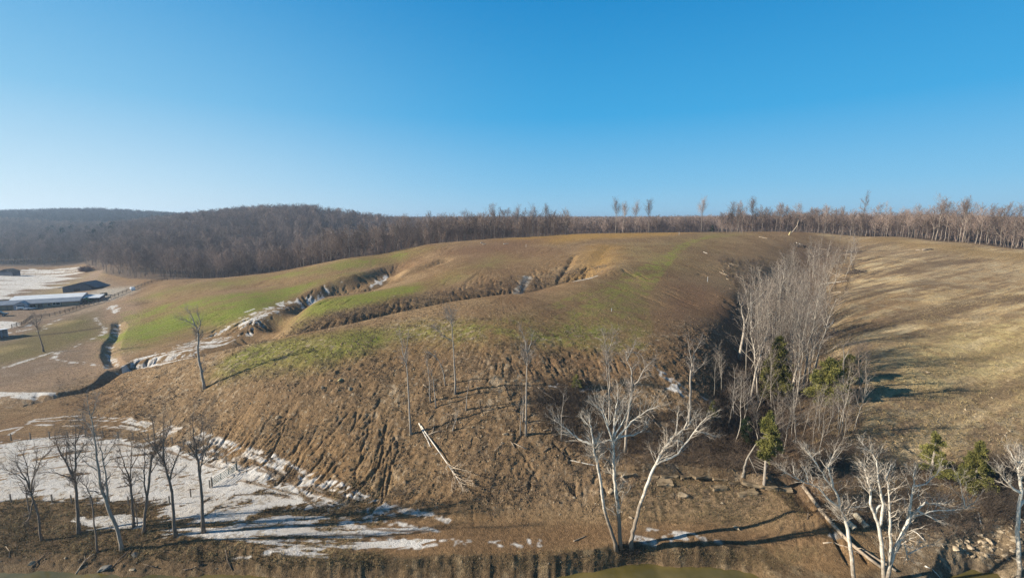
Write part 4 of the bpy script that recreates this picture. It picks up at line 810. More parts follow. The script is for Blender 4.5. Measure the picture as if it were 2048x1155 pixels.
# ----------------------------------------------------------------- wood along the hill crest and far woods
KB, KT = M['wood_bark'], M['wood_twig']
edge_proto = []
for k in range(8):
    h = 17.; lo = (.28, .42, .22, .36)[k % 4]
    edge_proto.append(tree_meshes('edge_tree', tree_lines(200 + k, h, .15, lo=lo, n1=16, n2=7, n3=6, len1=.34, ang1=46, up=.6, rmin=.028, lean=.03, n3min=.022), KB, KT, 6))
tall_proto = [tree_meshes('edge_tree', tree_lines(230 + k, 19., .2, lo=.48, n1=20, n2=7, n3=5, len1=.30, ang1=36, up=.8, rmin=.024, lean=.02, n3min=.018), KB, KT, 6) for k in range(3)]
def on_edge(px, off): 
    a = ray(px, 470)[0]; d = float(edge_depth(a)) + off; return np.array([a * d, d, ground(a * d, d)])
r = np.random.default_rng(21); ne = 0
GE = 'trees at the front of the wood along the crest'
for px in np.concatenate([np.arange(560, 1140, 7.6), np.arange(1440, 2075, 7.6)]):
    q = on_edge(px + r.uniform(-4, 4), r.uniform(-1, 13)); right = px > 1400
    lab = 'slender bare tree in the front row of the wood, right of the crest' if right else 'slender bare tree in the front row of the wood, left of the crest'
    gp = 'front row trees right of the crest' if right else 'front row trees left of the crest'
    stand(edge_proto[r.integers(8)], 'edge_tree', lab, 'tree', gp, (q[0], q[1], q[2] - .2), r.uniform(0, 6.28), (r.uniform(.58, 1.06) if right else r.uniform(.68, .92)) * (1, .8)[px < 640], (r.normal() * .02, r.normal() * .025))
for px, top, off, lab in [(983,414,4,'tall tree rising above the wood left of the crest, leftmost of a group of four'), (1035,418,4,'tall tree above the wood, second of the group of four left of the crest'), (1064,417,4,'tall broad tree above the wood, third of the group of four left of the crest'), (1090,416,4,'round topped tree above the wood, right end of four left of the crest'),
        (1231,404,2,'tall slim tree on the open crest, leftmost of four against the sky'), (1247,411,8,'tree with a narrow crown on the open crest, second of four against the sky'), (1270,409,3,'tree with a fan shaped crown on the open crest, third of four against the sky'), (1297,405,8,'tree with a round crown on the open crest, right end of four against the sky'),
        (1402,402,3,'single slim tree alone on the open crest'), (1463,409,5,'slim tree at the left end of the right hand wood'), (1502,402,5,'tall tree standing above the left part of the right hand wood'),
        (1722,396,10,'broad crowned tree standing highest above the right hand wood'), (1873,401,6,'tall tree with a dense top above the wood near the right'), (1928,404,3,'tall leaning tree above the wood, right of the dense topped one')]:
    q = on_edge(px, off); h = (CH - ray(px, top)[1] * q[1]) - q[2]
    stand(tall_proto[r.integers(3)] if px != 1722 else edge_proto[2], 'crest_tree', lab, 'tree', 'tall trees on the skyline', (q[0], q[1], q[2] - .2), r.uniform(0, 6.28), h / (19.3 if px != 1722 else 17.3))
# the woods behind: nobody could count these
def tree_src(seed, h, n1, n2, n3, rm, mt=None):
    L_ = tree_lines(seed, h, .12, lo=.22, n1=n1, n2=n2, n3=n3, len1=.42, ang1=52, up=.45, rmin=rm, lean=.02, n3min=rm * .8)
    a = Bag().tube(L_[0][0], L_[0][1], 5).tube(L_[1][0], L_[1][1], 3, False); V0, n0 = a, sum(len(f) for fs in a.f.values() for f in fs)
    a.tube(L_[2][0], L_[2][1], 3, False)
    if L_[3]: a.tube(L_[3][0], L_[3][1], 3, False)
    me = a.mesh('wood_tree', M['mass_twig']); me.materials.append(M['mass_bark'])
    return me
wood_src = bpy.data.collections.new('wood_trees')
for k in range(6): wood_src.objects.link(bpy.data.objects.new('wood_tree', tree_src(300 + k, 13.5, 14, 6, 5, .036)))
far_src = bpy.data.collections.new('far_wood_trees')
for ob in list(wood_src.objects):
    me = ob.data.copy(); me.materials[0] = M['shade_tinted_wood']; far_src.objects.link(bpy.data.objects.new('far_tree', me))
def wood(name, pts, scl, label, seed, src=None):
    me = bpy.data.meshes.new(name); me.vertices.add(len(pts)); me.vertices.foreach_set('co', np.asarray(pts, np.float32).ravel())
    a = me.attributes.new('size', 'FLOAT', 'POINT'); a.data.foreach_set('value', np.asarray(scl, np.float32))
    o = link(name, me); tag(o, label, 'wood', kind='stuff')
    ng = bpy.data.node_groups.new(name, 'GeometryNodeTree'); ng.interface.new_socket('Geometry', in_out='INPUT', socket_type='NodeSocketGeometry'); ng.interface.new_socket('Geometry', in_out='OUTPUT', socket_type='NodeSocketGeometry')
    nd = ng.nodes; L = ng.links.new; gi = nd.new('NodeGroupInput'); go = nd.new('NodeGroupOutput')
    ci = nd.new('GeometryNodeCollectionInfo'); ci.inputs['Collection'].default_value = src or wood_src; ci.inputs['Separate Children'].default_value = True; ci.inputs['Reset Children'].default_value = True
    ip = nd.new('GeometryNodeInstanceOnPoints'); ip.inputs['Pick Instance'].default_value = True
    rv = nd.new('FunctionNodeRandomValue'); rv.data_type = 'FLOAT_VECTOR'; rv.inputs['Min'].default_value = (-.04, -.04, 0); rv.inputs['Max'].default_value = (.04, .04, 6.28)
    na = nd.new('GeometryNodeInputNamedAttribute'); na.data_type = 'FLOAT'; na.inputs['Name'].default_value = 'size'
    mp = nd.new('GeometryNodeMeshToPoints'); L(gi.outputs[0], mp.inputs[0]); L(mp.outputs[0], ip.inputs['Points']); L(ci.outputs[0], ip.inputs['Instance']); L(rv.outputs[0], ip.inputs['Rotation']); L(na.outputs[0], ip.inputs['Scale'])
    L(ip.outputs[0], go.inputs[0]); md = o.modifiers.new('wood', 'NODES'); md.node_group = ng; return o
r = np.random.default_rng(31)
def wood_points(a0, a1, dfun, d1, per, jit=.5):
    """roughly one tree per `per` square metres between the field edge and d1"""
    out = []
    n = int((a1 - a0) * (d1 ** 2) / 2 / per)
    a = r.uniform(a0, a1, n); d = np.sqrt(r.uniform(0, 1, n)) * d1; m = d > dfun(a); a, d = a[m], d[m]
    return np.stack([a * d, d, grid_sample(Z, a * d, d) - .2], -1)
Aof = lambda px: ray(px, 470)[0]
pl = wood_points(-1.45, Aof(640), lambda a: edge_depth(a) + 5, 760, 34); pl2 = wood_points(-1.45, Aof(720), lambda a: np.full_like(a, 760), 1500, 70)
wood('far_wood', pl2, r.uniform(.85, 1.4, len(pl2)), 'dark bluish wood on the far ridge beyond the brown wooded hillside', 5, far_src)
wood('hillside_wood', pl, r.uniform(.75, 1.2, len(pl)), 'dense grey bare wood covering the hillside beyond the valley on the left', 1)
pc = wood_points(Aof(640), Aof(1150), lambda a: edge_depth(a) + 10, 430, 30); pc2 = wood_points(Aof(1150), Aof(1440), lambda a: np.full_like(a, 395), 560, 30); pc3 = wood_points(Aof(640), Aof(1150), lambda a: np.full_like(a, 430), 700, 60); pc4 = wood_points(Aof(1440), 1.5, lambda a: edge_depth(a) + 10, 420, 30)
pc5 = wood_points(Aof(1150), 1.5, lambda a: np.full_like(a, 560) - 140 * (a > Aof(1440)), 800, 75); pf = wood_points(Aof(720), 1.4, lambda a: np.full_like(a, 800), 1700, 150)
pc = np.concatenate([pc, pc2, pc3, pc4, pc5, pf]); wood('crest_wood', pc, r.uniform(.72, 1.05, len(pc)), 'grey brown bare wood behind the hill crest reaching to the horizon', 2)

# ----------------------------------------------------------------- cedars and other evergreens
def cedar_meshes(seed, h, w, n, leaf, mat, ragged=.35, lo=.06):
    r = np.random.default_rng(seed); nb = max(40, int(n / 120)); t0 = lo + (1 - lo) * (np.arange(nb) + r.random(nb)) / nb; reach = (1 - t0) ** .62 * np.clip((t0 - lo) / .13 + .35, .3, 1) * w * .5 * r.uniform(.32, 1.25, nb); ba0 = r.uniform(0, 6.28, nb)
    n = int(n * 2.2); k = r.choice(nb, n, p=(reach + .08 * w) / (reach + .08 * w).sum()); u = r.random(n) ** .6; ang = ba0[k] + r.normal(size=n) * .16 / (.35 + u); rad = u * reach[k]
    z = t0[k] * h * .97 + rad * (.34 - .25 * u) + r.normal(size=n) * h * .016; c = np.stack([np.cos(ang) * rad, np.sin(ang) * rad, z], -1) + r.normal(size=(n, 3)) * w * .022
    d = np.stack([np.cos(ang), np.sin(ang), r.normal(size=n) * .5 + .25], -1) + r.normal(size=(n, 3)) * .45; d /= np.linalg.norm(d, axis=1, keepdims=True)
    s = np.cross(d, r.normal(size=(n, 3))); s /= np.linalg.norm(s, axis=1, keepdims=True); l = leaf * (.6 + .8 * r.random(n))[:, None]
    v = np.stack([c - s * l * .32, c + d * l * .6 - s * l * .2, c + d * l * 1.3, c + d * l * .5 + s * l * .3], 1).reshape(-1, 3); f = np.arange(n * 4).reshape(n, 4)
    tr = Bag().tube(np.array([[0, 0, -.2], [0, .02, h * .4], [0.03, 0, h * .92]]), np.array([.035, .025, .008]) * w * 1.1, 6)
    nb = 40; bz = r.uniform(.15, .85, nb) * h; ba = r.uniform(0, 6.28, nb); br = (1 - bz / h) ** .75 * w * .42
    tr.tube(np.stack([np.stack([np.zeros(nb), np.zeros(nb), bz], -1), np.stack([np.cos(ba) * br, np.sin(ba) * br, bz + br * .2], -1)], 1), np.tile([.03, .01], (nb, 1)), 3, False)
    return tr.mesh('trunk', M['grey_bark']), mesh_raw('crown', v, f, mat)
def cedar(label, px, py, top, wpx, seed, n=5000, mat=None, stem=.06, dmin=40):
    q = hit(px, py, dmin); h = (CH - ray(px, top)[1] * q[1]) - q[2]; w = wpx / F * q[1]
    t = empty('cedar_tree', (q[0], q[1], q[2]), label, 'evergreen tree'); a, b = cedar_meshes(seed, h, w, n, max(.07, w * .034), mat or M['cedar'], lo=stem); link('trunk', a, t); link('crown', b, t); return t
cedar('tall narrow yellow green cedar standing among the pale ravine trees', 1549, 806, 672, 78, 1, 18000)
cedar('cedar with a long bare trunk below its crown at the end of the rock ledge', 1528, 966, 822, 74, 2, 9000, stem=.36)
cedar('dark low cedar beside the foot of the cedar with the bare trunk', 1492, 888, 832, 46, 3, 4000, M['dark_cedar'])
cedar('broad dark green cedar on the right rim of the ravine', 1650, 812, 716, 86, 4, 12000)
cedar('dark green cedar above the large white tree, near the right edge', 1946, 990, 880, 70, 5, 12000)
cedar('thin faded cedar on the right hill foot, left of the darker cedar', 1862, 952, 864, 72, 6, 5000)
cedar('small olive cedar bush at the upper end of the brushy hollow', 1152, 776, 748, 30, 7, 2200)
cedar('tiny green cedar high up among the ravine trees', 1527, 650, 632, 16, 8, 1200)
cedar('small dark green cedar by the leaning white tree top', 1424, 838, 800, 30, 9, 1800)
cedar('olive cedar half hidden behind the bare grey tree on the ravine rim', 1694, 768, 708, 54, 10, 9000)
q = on_edge(1424, -4); t = empty('cedar_tree', q, 'lone small dark evergreen on the bare crest', 'evergreen tree'); a, b = cedar_meshes(11, 4.4, 3.2, 1500, .22, M['dark_cedar']); link('trunk', a, t); link('crown', b, t)
r = np.random.default_rng(41); far_c = cedar_meshes(12, 15, 9, 1500, .8, M['dark_cedar'])
for k in range(34):
    px = r.uniform(70, 235); a = ray(px, 480)[0]; d = r.uniform(450, 640); z = ground(a * d, d)
    stand(far_c, 'pine_tree', 'dark evergreen in the grove on the far wooded hillside', 'evergreen tree', 'dark evergreens on the far hillside', (a * d, d, z), r.uniform(0, 6.28), r.uniform(.7, 1.25))

# ----------------------------------------------------------------- logs, fallen trees, pipes
def log_on(pts, dia, name, label, cat, mat, group=None, seed=0, taper=.6, stubs=2, lift=.4, branches=0):
    """a trunk lying on the ground along the line seen in the photo"""
    r = np.random.default_rng(500 + seed); P = np.array([hit(*p) for p in pts]); P[:, 2] += dia * lift
    n = 8; u = np.linspace(0, 1, len(P)); q = np.linspace(0, 1, n); Q = np.stack([np.interp(q, u, P[:, c]) for c in range(3)], 1)
    g = np.array([ground(x, y) for x, y, _ in Q]) + dia * .25; Q[:, 2] = np.maximum(Q[:, 2], g); Q[:, 2] = Q[:, 2] * .6 + np.linspace(Q[0, 2], Q[-1, 2], n) * .4
    Q[1:-1] += r.normal(size=(n - 2, 3)) * dia * .08; b0 = Q[0].copy(); R = dia / 2 * (1 - (1 - taper) * q)
    b = Bag().tube(Q - b0, R, 8)
    if stubs: S = sprout((Q - b0)[None], R[None], stubs, .15, .9, .08, 60, .2, 3, r, dia * .1); b.tube(S[0], S[1], 5)
    if not branches:
        o = b.build(name, mat, loc=b0, smooth=True); tag(o, label, cat, group); return o
    o = empty(name, b0, label, cat, group); b.build('trunk', mat, o, smooth=True)
    A = sprout((Q - b0)[None], R[None], branches, .55, 1., .30, 28, .15, 5, r, .02); B = sprout(*A, 5, .1, 1., .5, 30, .1, 4, r, .012); Cc = sprout(*B, 4, .1, 1., .5, 30, 0, 3, r, .01)
    c = Bag().tube(A[0], A[1], 4, False).tube(B[0], B[1], 3, False).tube(Cc[0], Cc[1], 3, False); c.build('crown', M['log'], o); return o
log_on([(842,852),(870,893),(905,944),(925,975)], .21, 'fallen_tree', 'long pale fallen pole with its bare crown pointing down the slope', 'fallen tree', M['white_log'], seed=1, taper=.4, branches=16)
log_on([(838,847),(849,868),(861,894)], .22, 'fallen_log', 'short pale broken pole beside the top of the long fallen pole', 'log', M['white_log'], seed=2)
log_on([(1606,977),(1640,1024),(1672,1064),(1706,1096),(1762,1140)], .46, 'fallen_log', 'big brown fallen trunk slanting down from the rock ledge behind the white trees', 'log', M['log'], seed=3, taper=.7, stubs=4, lift=.8)
log_on([(1722,1100),(1755,1120),(1792,1143)], .34, 'fallen_log', 'fallen trunk lying behind the stems of the large white tree', 'log', M['log'], seed=4, taper=.8)
log_on([(1850,1132),(1880,1155)], .16, 'fallen_log', 'thin pale branch lying at the water beside the large white tree', 'log', M['white_log'], seed=5)
log_on([(1646,1086),(1672,1087),(1700,1096),(1725,1110)], .16, 'fallen_branch', 'grey brown branch lying on the road edge left of the white trees', 'branch', M['log'], seed=6, branches=5)
log_on([(1196,933),(1165,925),(1140,921)], .16, 'fallen_branch', 'pale branch lying left of the two stemmed white tree', 'branch', M['white_log'], seed=7)
log_on([(1147,1082),(1158,1078),(1172,1072)], .14, 'fallen_branch', 'crooked brown stick lying on the muddy road', 'branch', M['log'], seed=8)
log_on([(1075,775),(1095,790),(1118,806)], .24, 'fallen_log', 'straight grey trunk lying in the dark brush hollow', 'log', M['log'], seed=9)
log_on([(1640,568),(1665,566),(1694,562)], .34, 'fallen_log', 'white trunk lying across the upper ravine', 'log', M['white_log'], seed=10)
log_on([(1652,540),(1668,550),(1690,557)], .3, 'fallen_log', 'slanting grey trunk above the white one in the upper ravine', 'log', M['log'], seed=11)
log_on([(1655,655),(1664,648),(1668,640)], .26, 'fallen_branch', 'crooked pale branch on the right rim of the ravine', 'branch', M['white_log'], seed=12)
log_on([(1518,474),(1535,477)], .30, 'fallen_log', 'short white log alone on the brown crest', 'log', M['log'], seed=13, stubs=0, taper=.9)
log_on([(1592,486),(1605,489)], .4, 'fallen_log', 'pale log at the edge of the brush heap near the crest', 'log', M['white_log'], seed=14, stubs=0)
log_on([(961,486),(968,485)], .30, 'fallen_log', 'upper of two white logs left of the crest', 'log', M['white_log'], seed=15, stubs=0)
log_on([(965,489),(972,488)], .30, 'fallen_log', 'lower of two white logs left of the crest', 'log', M['white_log'], seed=16, stubs=0)
log_on([(1007,488),(1017,487)], .30, 'fallen_log', 'single white log left of the crest, beside the white stake', 'log', M['white_log'], seed=17, stubs=0)
log_on([(1407,504),(1415,507)], .2, 'fallen_log', 'small white log on the dark flank right of the green ridge', 'log', M['white_log'], seed=18, stubs=0)
r = np.random.default_rng(51)
def sticks(poly, n, lo, hi, dia, label, group, mats, rr, cat='log'):
    for q in scatter(poly, n, rr, .6):
        a = rr.uniform(0, 6.28); L_ = rr.uniform(lo, hi); d = np.array([math.cos(a), math.sin(a)]) * L_ / 2; p0, p1 = q[:2] - d, q[:2] + d
        mid = (p0 + p1) / 2 + rr.normal(size=2) * L_ * .06; k = dia * rr.uniform(.6, 1.5)
        P = np.array([[*p, ground(*p) + k * .35] for p in (p0, mid, p1)]); P[rr.integers(0, 3), 2] += rr.uniform(0, .25)
        b = Bag().tube(P - P[0], np.array([k, k * .8, k * .5]) / 2, 6); S = sprout((P - P[0])[None], np.array([[k, k * .8, k * .5]]) / 2, 2, .2, .9, .3, 50, .3, 3, rr, k * .15); b.tube(S[0], S[1], 4)
        o = b.build('fallen_log', mats[rr.integers(len(mats))], loc=P[0], smooth=True); tag(o, label, cat, group)
sticks([(1060,760),(1180,770),(1340,830),(1480,870),(1560,930),(1300,940),(1080,900)], 46, 1.2, 4.5, .15, 'weathered log or limb strewn in the brush hollow above the rock ledge', 'logs strewn in the brush hollow', [M['log'], M['dark_log'], M['dark_log']], r)
sticks([(830,760),(1060,770),(1080,900),(960,900),(860,880)], 26, .8, 3., .10, 'thin dead limb lying on the open slope between the standing trees', 'limbs on the open slope', [M['log'], M['dark_log']], r, 'branch')
sticks([(1600,490),(1700,475),(1740,500),(1730,550),(1690,610),(1650,700),(1630,640),(1680,560)], 44, 2., 6., .2, 'cut log lying in the slash along the upper right rim of the ravine', 'slash logs on the ravine rim', [M['log'], M['dark_log'], M['dark_log'], M['dark_log']], r)
sticks([(1430,520),(1480,530),(1530,520),(1500,580),(1490,640),(1500,720),(1450,780),(1480,700),(1470,600)], 26, 1.5, 5., .2, 'log lying along the left rim of the wooded ravine', 'logs on the left ravine rim', [M['log'], M['dark_log'], M['dark_log']], r)
sticks([(1560,980),(1800,1000),(2048,1000),(2048,1110),(1800,1090),(1640,1060)], 20, 1., 3.4, .10, 'dead branch lying on the right hand river bank', 'branches on the right river bank', [M['log'], M['white_log'], M['dark_log']], r, 'branch')
sticks([(0,1080),(240,1110),(480,1110),(480,1140),(200,1135),(0,1120)], 8, .8, 2.4, .1, 'dead branch lying on the left hand river bank', 'branches on the left river bank', [M['log'], M['dark_log']], r, 'branch')
# log pile on the right hill
q = hit(1848, 501)
for k in range(7):
    a = r.uniform(-.5, .5); L_ = r.uniform(2.5, 5.5); o = Bag().tube(np.array([[-L_ / 2, 0, 0], [0, .05, .03], [L_ / 2, 0, .02]]), np.array([.17, .16, .12]), 7).build('pile_log', (M['log'], M['dark_log'])[k % 3 == 0], smooth=True)
    o.location = (q[0] + r.uniform(-1.6, 1.6), q[1] + r.uniform(-1, 1), q[2] + .16 + .26 * (k // 3)); o.rotation_euler = (0, r.uniform(-.08, .08), a); tag(o, 'log in the small heap near the top of the right hand hill', 'log', 'log heap on the right hill')
# snapped stump against the sky line
q = hit(1578, 470); t = empty('snapped_tree', q, 'yellow splintered stump of a snapped tree on the crest, with its top leaning over', 'broken tree')
Bag().tube(np.array([[0, 0, -.2], [.3, 0, 1.2], [.9, .1, 2.2]]), np.array([.34, .3, .1]), 7).build('trunk', M['yellow_rock'], t); Bag().tube(np.array([[1.1, .1, 1.1], [2.6, .3, 2.6], [4.4, .5, 5.2], [5.2, .5, 8.5]]), np.array([.3, .26, .2, .08]), 7).build('broken_top', M['log'], t)
# white marker stakes
def stake(px, py, top, label):
    q = hit(px, py); h = (CH - ray(px, top)[1] * q[1]) - q[2]; w = .10
    b = Bag(); b.box((0, 0, h / 2 - .1), (w, .06, h)); b.add([[-w / 2, -.03, h - .1], [w / 2, -.03, h - .1], [w / 2, .03, h - .1], [-w / 2, .03, h - .1], [0, 0, h + .1]], np.array([[0, 1, 4], [1, 2, 4], [2, 3, 4], [3, 0, 4]]))
    o = b.build('marker_stake', M['white_paint'], loc=q); tag(o, label, 'stake')
stake(1052, 494, 488, 'white marker stake left of the crest near the white log'); stake(1358, 470, 464, 'white marker stake by the green strip on the crest'); stake(1415, 563, 553, 'thin pale stake on the dark flank left of the ravine'); stake(1223, 622, 616, 'small white stake among the tracks on the green ridge')
# culvert pipes
def pipe(p0, p1, label):
    a, b_ = hit(*p0), hit(*p1); R_ = .30; a[2] += R_ * .8; b_[2] += R_ * .8; t = empty('culvert_pipe', a, label, 'pipe'); P = np.array([[0, 0, 0], b_ - a]); n = 16
    V0, F0 = tubes(P[None], np.full((1, 2), R_), n, False); V1, F1 = tubes(P[None], np.full((1, 2), R_ * .8), n, False)
    ring = [[k, (k + 1) % n, 2 * n + (k + 1) % n, 2 * n + k] for k in range(n)] + [[n + k, 3 * n + k, 3 * n + (k + 1) % n, n + (k + 1) % n] for k in range(n)]
    bg = Bag().add(np.concatenate([V0, V1]), [np.concatenate([F0[0], F1[0][:, ::-1] + 2 * n, np.array(ring)])]); bg.build('barrel', M['concrete'], t)
    d = (b_ - a) / np.linalg.norm(b_ - a); Bag().tube(np.stack([b_ - a - d * .22, b_ - a + d * .02]), np.array([R_ * 1.16, R_ * 1.16]), n, False).build('collar', M['concrete'], t)
pipe((1709, 1030), (1733, 1057), 'grey tan culvert pipe lying on the bank, the right and fully visible one'); pipe((1685, 1036), (1709, 1060), 'culvert pipe half hidden behind the white stem, left of the other pipe')

# ----------------------------------------------------------------- rocks
def rock_mesh(seed, mat, flat=.6, lv=3):
    import bmesh
    bm = bmesh.new(); bmesh.ops.create_icosphere(bm, subdivisions=lv, radius=.5); v = np.array([p.co for p in bm.verts]); r = np.random.default_rng(seed)
    pl = r.normal(size=(15, 3)); pl /= np.linalg.norm(pl, axis=1, keepdims=True); off = r.uniform(.20, .40, 15)
    for p, o_ in zip(pl, off): s = v @ p - o_; v = v - np.clip(s, 0, None)[:, None] * p
    v += ((vnoise(v[:, 0] * 5 + seed, v[:, 1] * 5 + v[:, 2] * 3, seed) - .5) * .07)[:, None]; v *= np.array([1.15, .9, flat])
    f = np.array([[q.index for q in p.verts] for p in bm.faces]); bm.free(); return mesh_raw('rock', v, f, mat)
rocks = [rock_mesh(k, M['rock'], (.5, .7, .38, .6, .8, .45)[k]) for k in range(6)]
def put_rock(me, q, size, label, group=None, rz=0., name='rock', cat='rock', sink=.12, fl=(1, 1, 1)):
    o = link(name, me, loc=(q[0], q[1], q[2] + size * .12 - size * sink)); o.rotation_euler = (r.normal() * .2, r.normal() * .2, rz); o.scale = (size * fl[0], size * fl[1], size * fl[2]); tag(o, label, cat, group); return o
r = np.random.default_rng(61)
put_rock(rock_mesh(20, M['yellow_rock'], .5), hit(679, 760), 1.15, 'large pale yellow boulder alone on the upper brown slope', rz=.6, fl=(1, .8, .9))
put_rock(rock_mesh(21, M['rock'], .6), hit(636, 886), .55, 'small tan boulder low on the rilled slope', rz=.2); put_rock(rock_mesh(22, M['rock'], .7), hit(1222, 981), 1.2, 'pale round boulder in the bank between the two white trees', rz=1.)
put_rock(rock_mesh(23, M['rock'], .6), hit(1365, 990), 1.5, 'square tan block below the rock ledge', rz=.2); put_rock(rock_mesh(24, M['rock'], .5), hit(1475, 1056), 1.1, 'flat pale boulder at the back of the muddy road', rz=.4)
put_rock(rock_mesh(25, M['grey_rock'], .4), hit(212, 1133), 1.9, 'dark grey slab at the water edge under the leaning pale tree', rz=.5, fl=(1, .7, .8)); put_rock(rock_mesh(26, M['grey_rock'], .8), hit(270, 1110), .8, 'upright grey stone by the foot of the leaning pale tree', rz=.2)
put_rock(rock_mesh(27, M['rock'], .4), hit(62, 1127), .9, 'pale flat stone at the water near the left edge', rz=.2); put_rock(rock_mesh(28, M['rock'], .4), hit(266, 1137), .7, 'small pale stone at the water right of the dark slab')
put_rock(rock_mesh(29, M['rock'], .5), hit(1853, 744), 1.2, 'round white rock in the middle of the right hand hill'); put_rock(rock_mesh(30, M['rock'], .5), hit(788, 592), .9, 'white rock alone on the green spur beyond the near ravine')
GR1 = 'rocks on the cleared front slope'
for q in scatter([(300,770),(480,730),(700,735),(840,720),(1000,760),(1060,860),(1000,900),(860,840),(640,840),(440,830),(330,830)], 95, r, .7): put_rock(rocks[r.integers(6)], q, r.uniform(.14, .5) * (1 + (r.random() < .1)), 'small tan rock scattered on the cleared front slope', GR1, r.uniform(0, 6.28))
for q in scatter([(1000,880),(1200,900),(1300,960),(1480,1000),(1500,1040),(1000,1030)], 26, r, .7): put_rock(rocks[r.integers(6)], q, r.uniform(.15, .5), 'small tan rock in the road cut below the ledge', 'rocks in the road cut', r.uniform(0, 6.28))
for q in scatter([(1740,680),(1900,620),(2048,600),(2048,880),(1950,900),(1800,880),(1740,780)], 60, r, 1.2): put_rock(rocks[r.integers(6)], q, r.uniform(.15, .55) * (1 + .6 * (r.random() < .12)), 'pale rock scattered on the straw coloured right hand hill', 'rocks on the right hill', r.uniform(0, 6.28))
for q in scatter([(1960,860),(2048,850),(2060,960),(2000,950)], 22, r, .5): put_rock(rocks[r.integers(6)], q, r.uniform(.2, .7), 'broken tan rock in the rubble above the right edge cedar', 'rubble on the upper right', r.uniform(0, 6.28))
for q in scatter([(1900,1060),(1990,1045),(2060,1060),(2060,1125),(1960,1120),(1900,1100)], 40, r, .4): put_rock(rocks[r.integers(6)], q, r.uniform(.3, 1.1), 'pale boulder in the rubble on the lower right river bank', 'rubble on the right river bank', r.uniform(0, 6.28))
for q in scatter([(0,1100),(250,1120),(480,1110),(900,1110),(1200,1105),(1200,1125),(700,1135),(300,1140),(0,1125)], 30, r, .6): put_rock(rocks[r.integers(6)], q, r.uniform(.1, .35), 'small stone at the foot of the river bank', 'stones along the river bank', r.uniform(0, 6.28))
# slabs of the ledge
GL = 'slabs of the rock ledge'
def slab_mesh(seed):
    rr = np.random.default_rng(seed); nx, ny, nz = 9, 4, 3; import bmesh
    bm = bmesh.new(); bmesh.ops.create_cube(bm, size=1.); bmesh.ops.subdivide_edges(bm, edges=bm.edges[:], cuts=4, use_grid_fill=True); v = np.array([p.co for p in bm.verts]); f = np.array([[q.index for q in p.verts] for p in bm.faces]); bm.free()
    v += (np.stack([vnoise(v[:, 0] * 4 + seed * 3 + k, v[:, 1] * 4 + v[:, 2] * 2.3 + k * 7, seed + k) for k in range(3)], 1) - .5) * np.array([.22, .34, .30]); v += (np.stack([vnoise(v[:, 0] * 11 + k, v[:, 1] * 11 + v[:, 2] * 9, seed + 9 + k) for k in range(3)], 1) - .5) * .10
    return mesh_raw('slab', v, f, M['ledge'])
slabs = [slab_mesh(k) for k in range(5)]
_k = 0
for px0, py0, off in [(1228,944,0),(1262,948,0),(1300,950,6),(1338,950,0),(1372,949,4),(1405,952,0),(1440,957,0),(1478,962,3),(1508,968,0),(1538,974,0),(1566,978,0),(1330,968,0),(1440,978,0),(1496,988,0)]:
    q = hit(px0, py0 + off); o = link('ledge_slab', slabs[_k % 5], loc=(q[0], q[1] + .35, q[2] - .02)); _k += 1
    o.scale = (r.uniform(1.7, 2.9), r.uniform(1.0, 1.5), r.uniform(.3, .5)); o.rotation_euler = (r.normal() * .06, r.normal() * .07, r.normal() * .16 + .02); tag(o, 'flat tan slab in the rock ledge above the muddy road', 'rock', GL)

# ----------------------------------------------------------------- brush and dry grass: uncountable twigs
def brush(name, label, spots, mat, stems, hgt, rad, spread, seed, cat='brush'):
    r = np.random.default_rng(seed); m = len(spots); P0 = np.repeat(np.array(spots), stems, 0); n = len(P0); s = np.repeat(r.uniform(.5, 1.3, m), stems)
    P0 = P0 + np.c_[r.normal(size=(n, 2)) * .25 * s[:, None] * spread, np.zeros(n)]; P0[:, 2] = grid_sample(Z, P0[:, 0], P0[:, 1])
    a = r.uniform(0, 6.28, n); lean = np.abs(r.normal(size=n)) * spread; d = np.stack([np.cos(a) * lean, np.sin(a) * lean, np.ones(n)], -1); d /= np.linalg.norm(d, axis=1, keepdims=True)
    L_ = (hgt * s * r.uniform(.4, 1.2, n))[:, None, None]; u = np.linspace(0, 1, 4)[None, :, None]
    Q = P0[:, None] + d[:, None] * u * L_ + r.normal(size=(n, 4, 3)) * .07 * L_ * u; Q[:, 0, 2] -= .05
    R = np.linspace(rad, rad * .4, 4)[None] * np.ones((n, 1)); b = Bag().tube(Q, R, 3, False)
    if hgt > .8: A = sprout(Q, R, 4, .25, 1., .5, 40, .3, 3, r, rad * .5, .08); b.tube(A[0], A[1], 3, False)
    o = b.build(name, mat); tag(o, label, cat, kind='stuff'); return o
r = np.random.default_rng(71)
sp = scatter([(1480,740),(1510,650),(1590,530),(1640,490),(1715,485),(1725,530),(1670,620),(1650,720),(1700,790),(1720,860),(1660,960),(1580,960),(1480,880),(1440,780)], 620, r, .8)
brush('ravine_brush', 'bare brown brush filling the floor of the wooded ravine', sp, M['bush'], 15, 2.5, .018, .75, 1)
sp = scatter([(1200,800),(1330,830),(1440,800),(1500,880),(1560,940),(1420,945),(1250,938),(1150,900),(1080,860),(1070,780)], 480, r, .6); brush('hollow_brush', 'low grey brown brush in the hollow above the rock ledge', sp, M['bush'], 16, 1.4, .012, .9, 2)
sp = scatter([(1580,960),(1680,880),(1760,900),(1850,940),(2048,930),(2048,1060),(1900,1080),(1760,1060),(1640,1040)], 330, r, .6); brush('bank_brush', 'bare brush on the right river bank behind the white trees', sp, M['bush'], 14, 1.5, .012, .9, 3)
sp = scatter([(1950,930),(2048,925),(2048,1040),(1960,1035)], 60, r, .6); brush('dense_thicket', 'dense dark thicket at the right edge below the cedar', sp, M['dark_log'], 40, 2.4, .014, .6, 4)
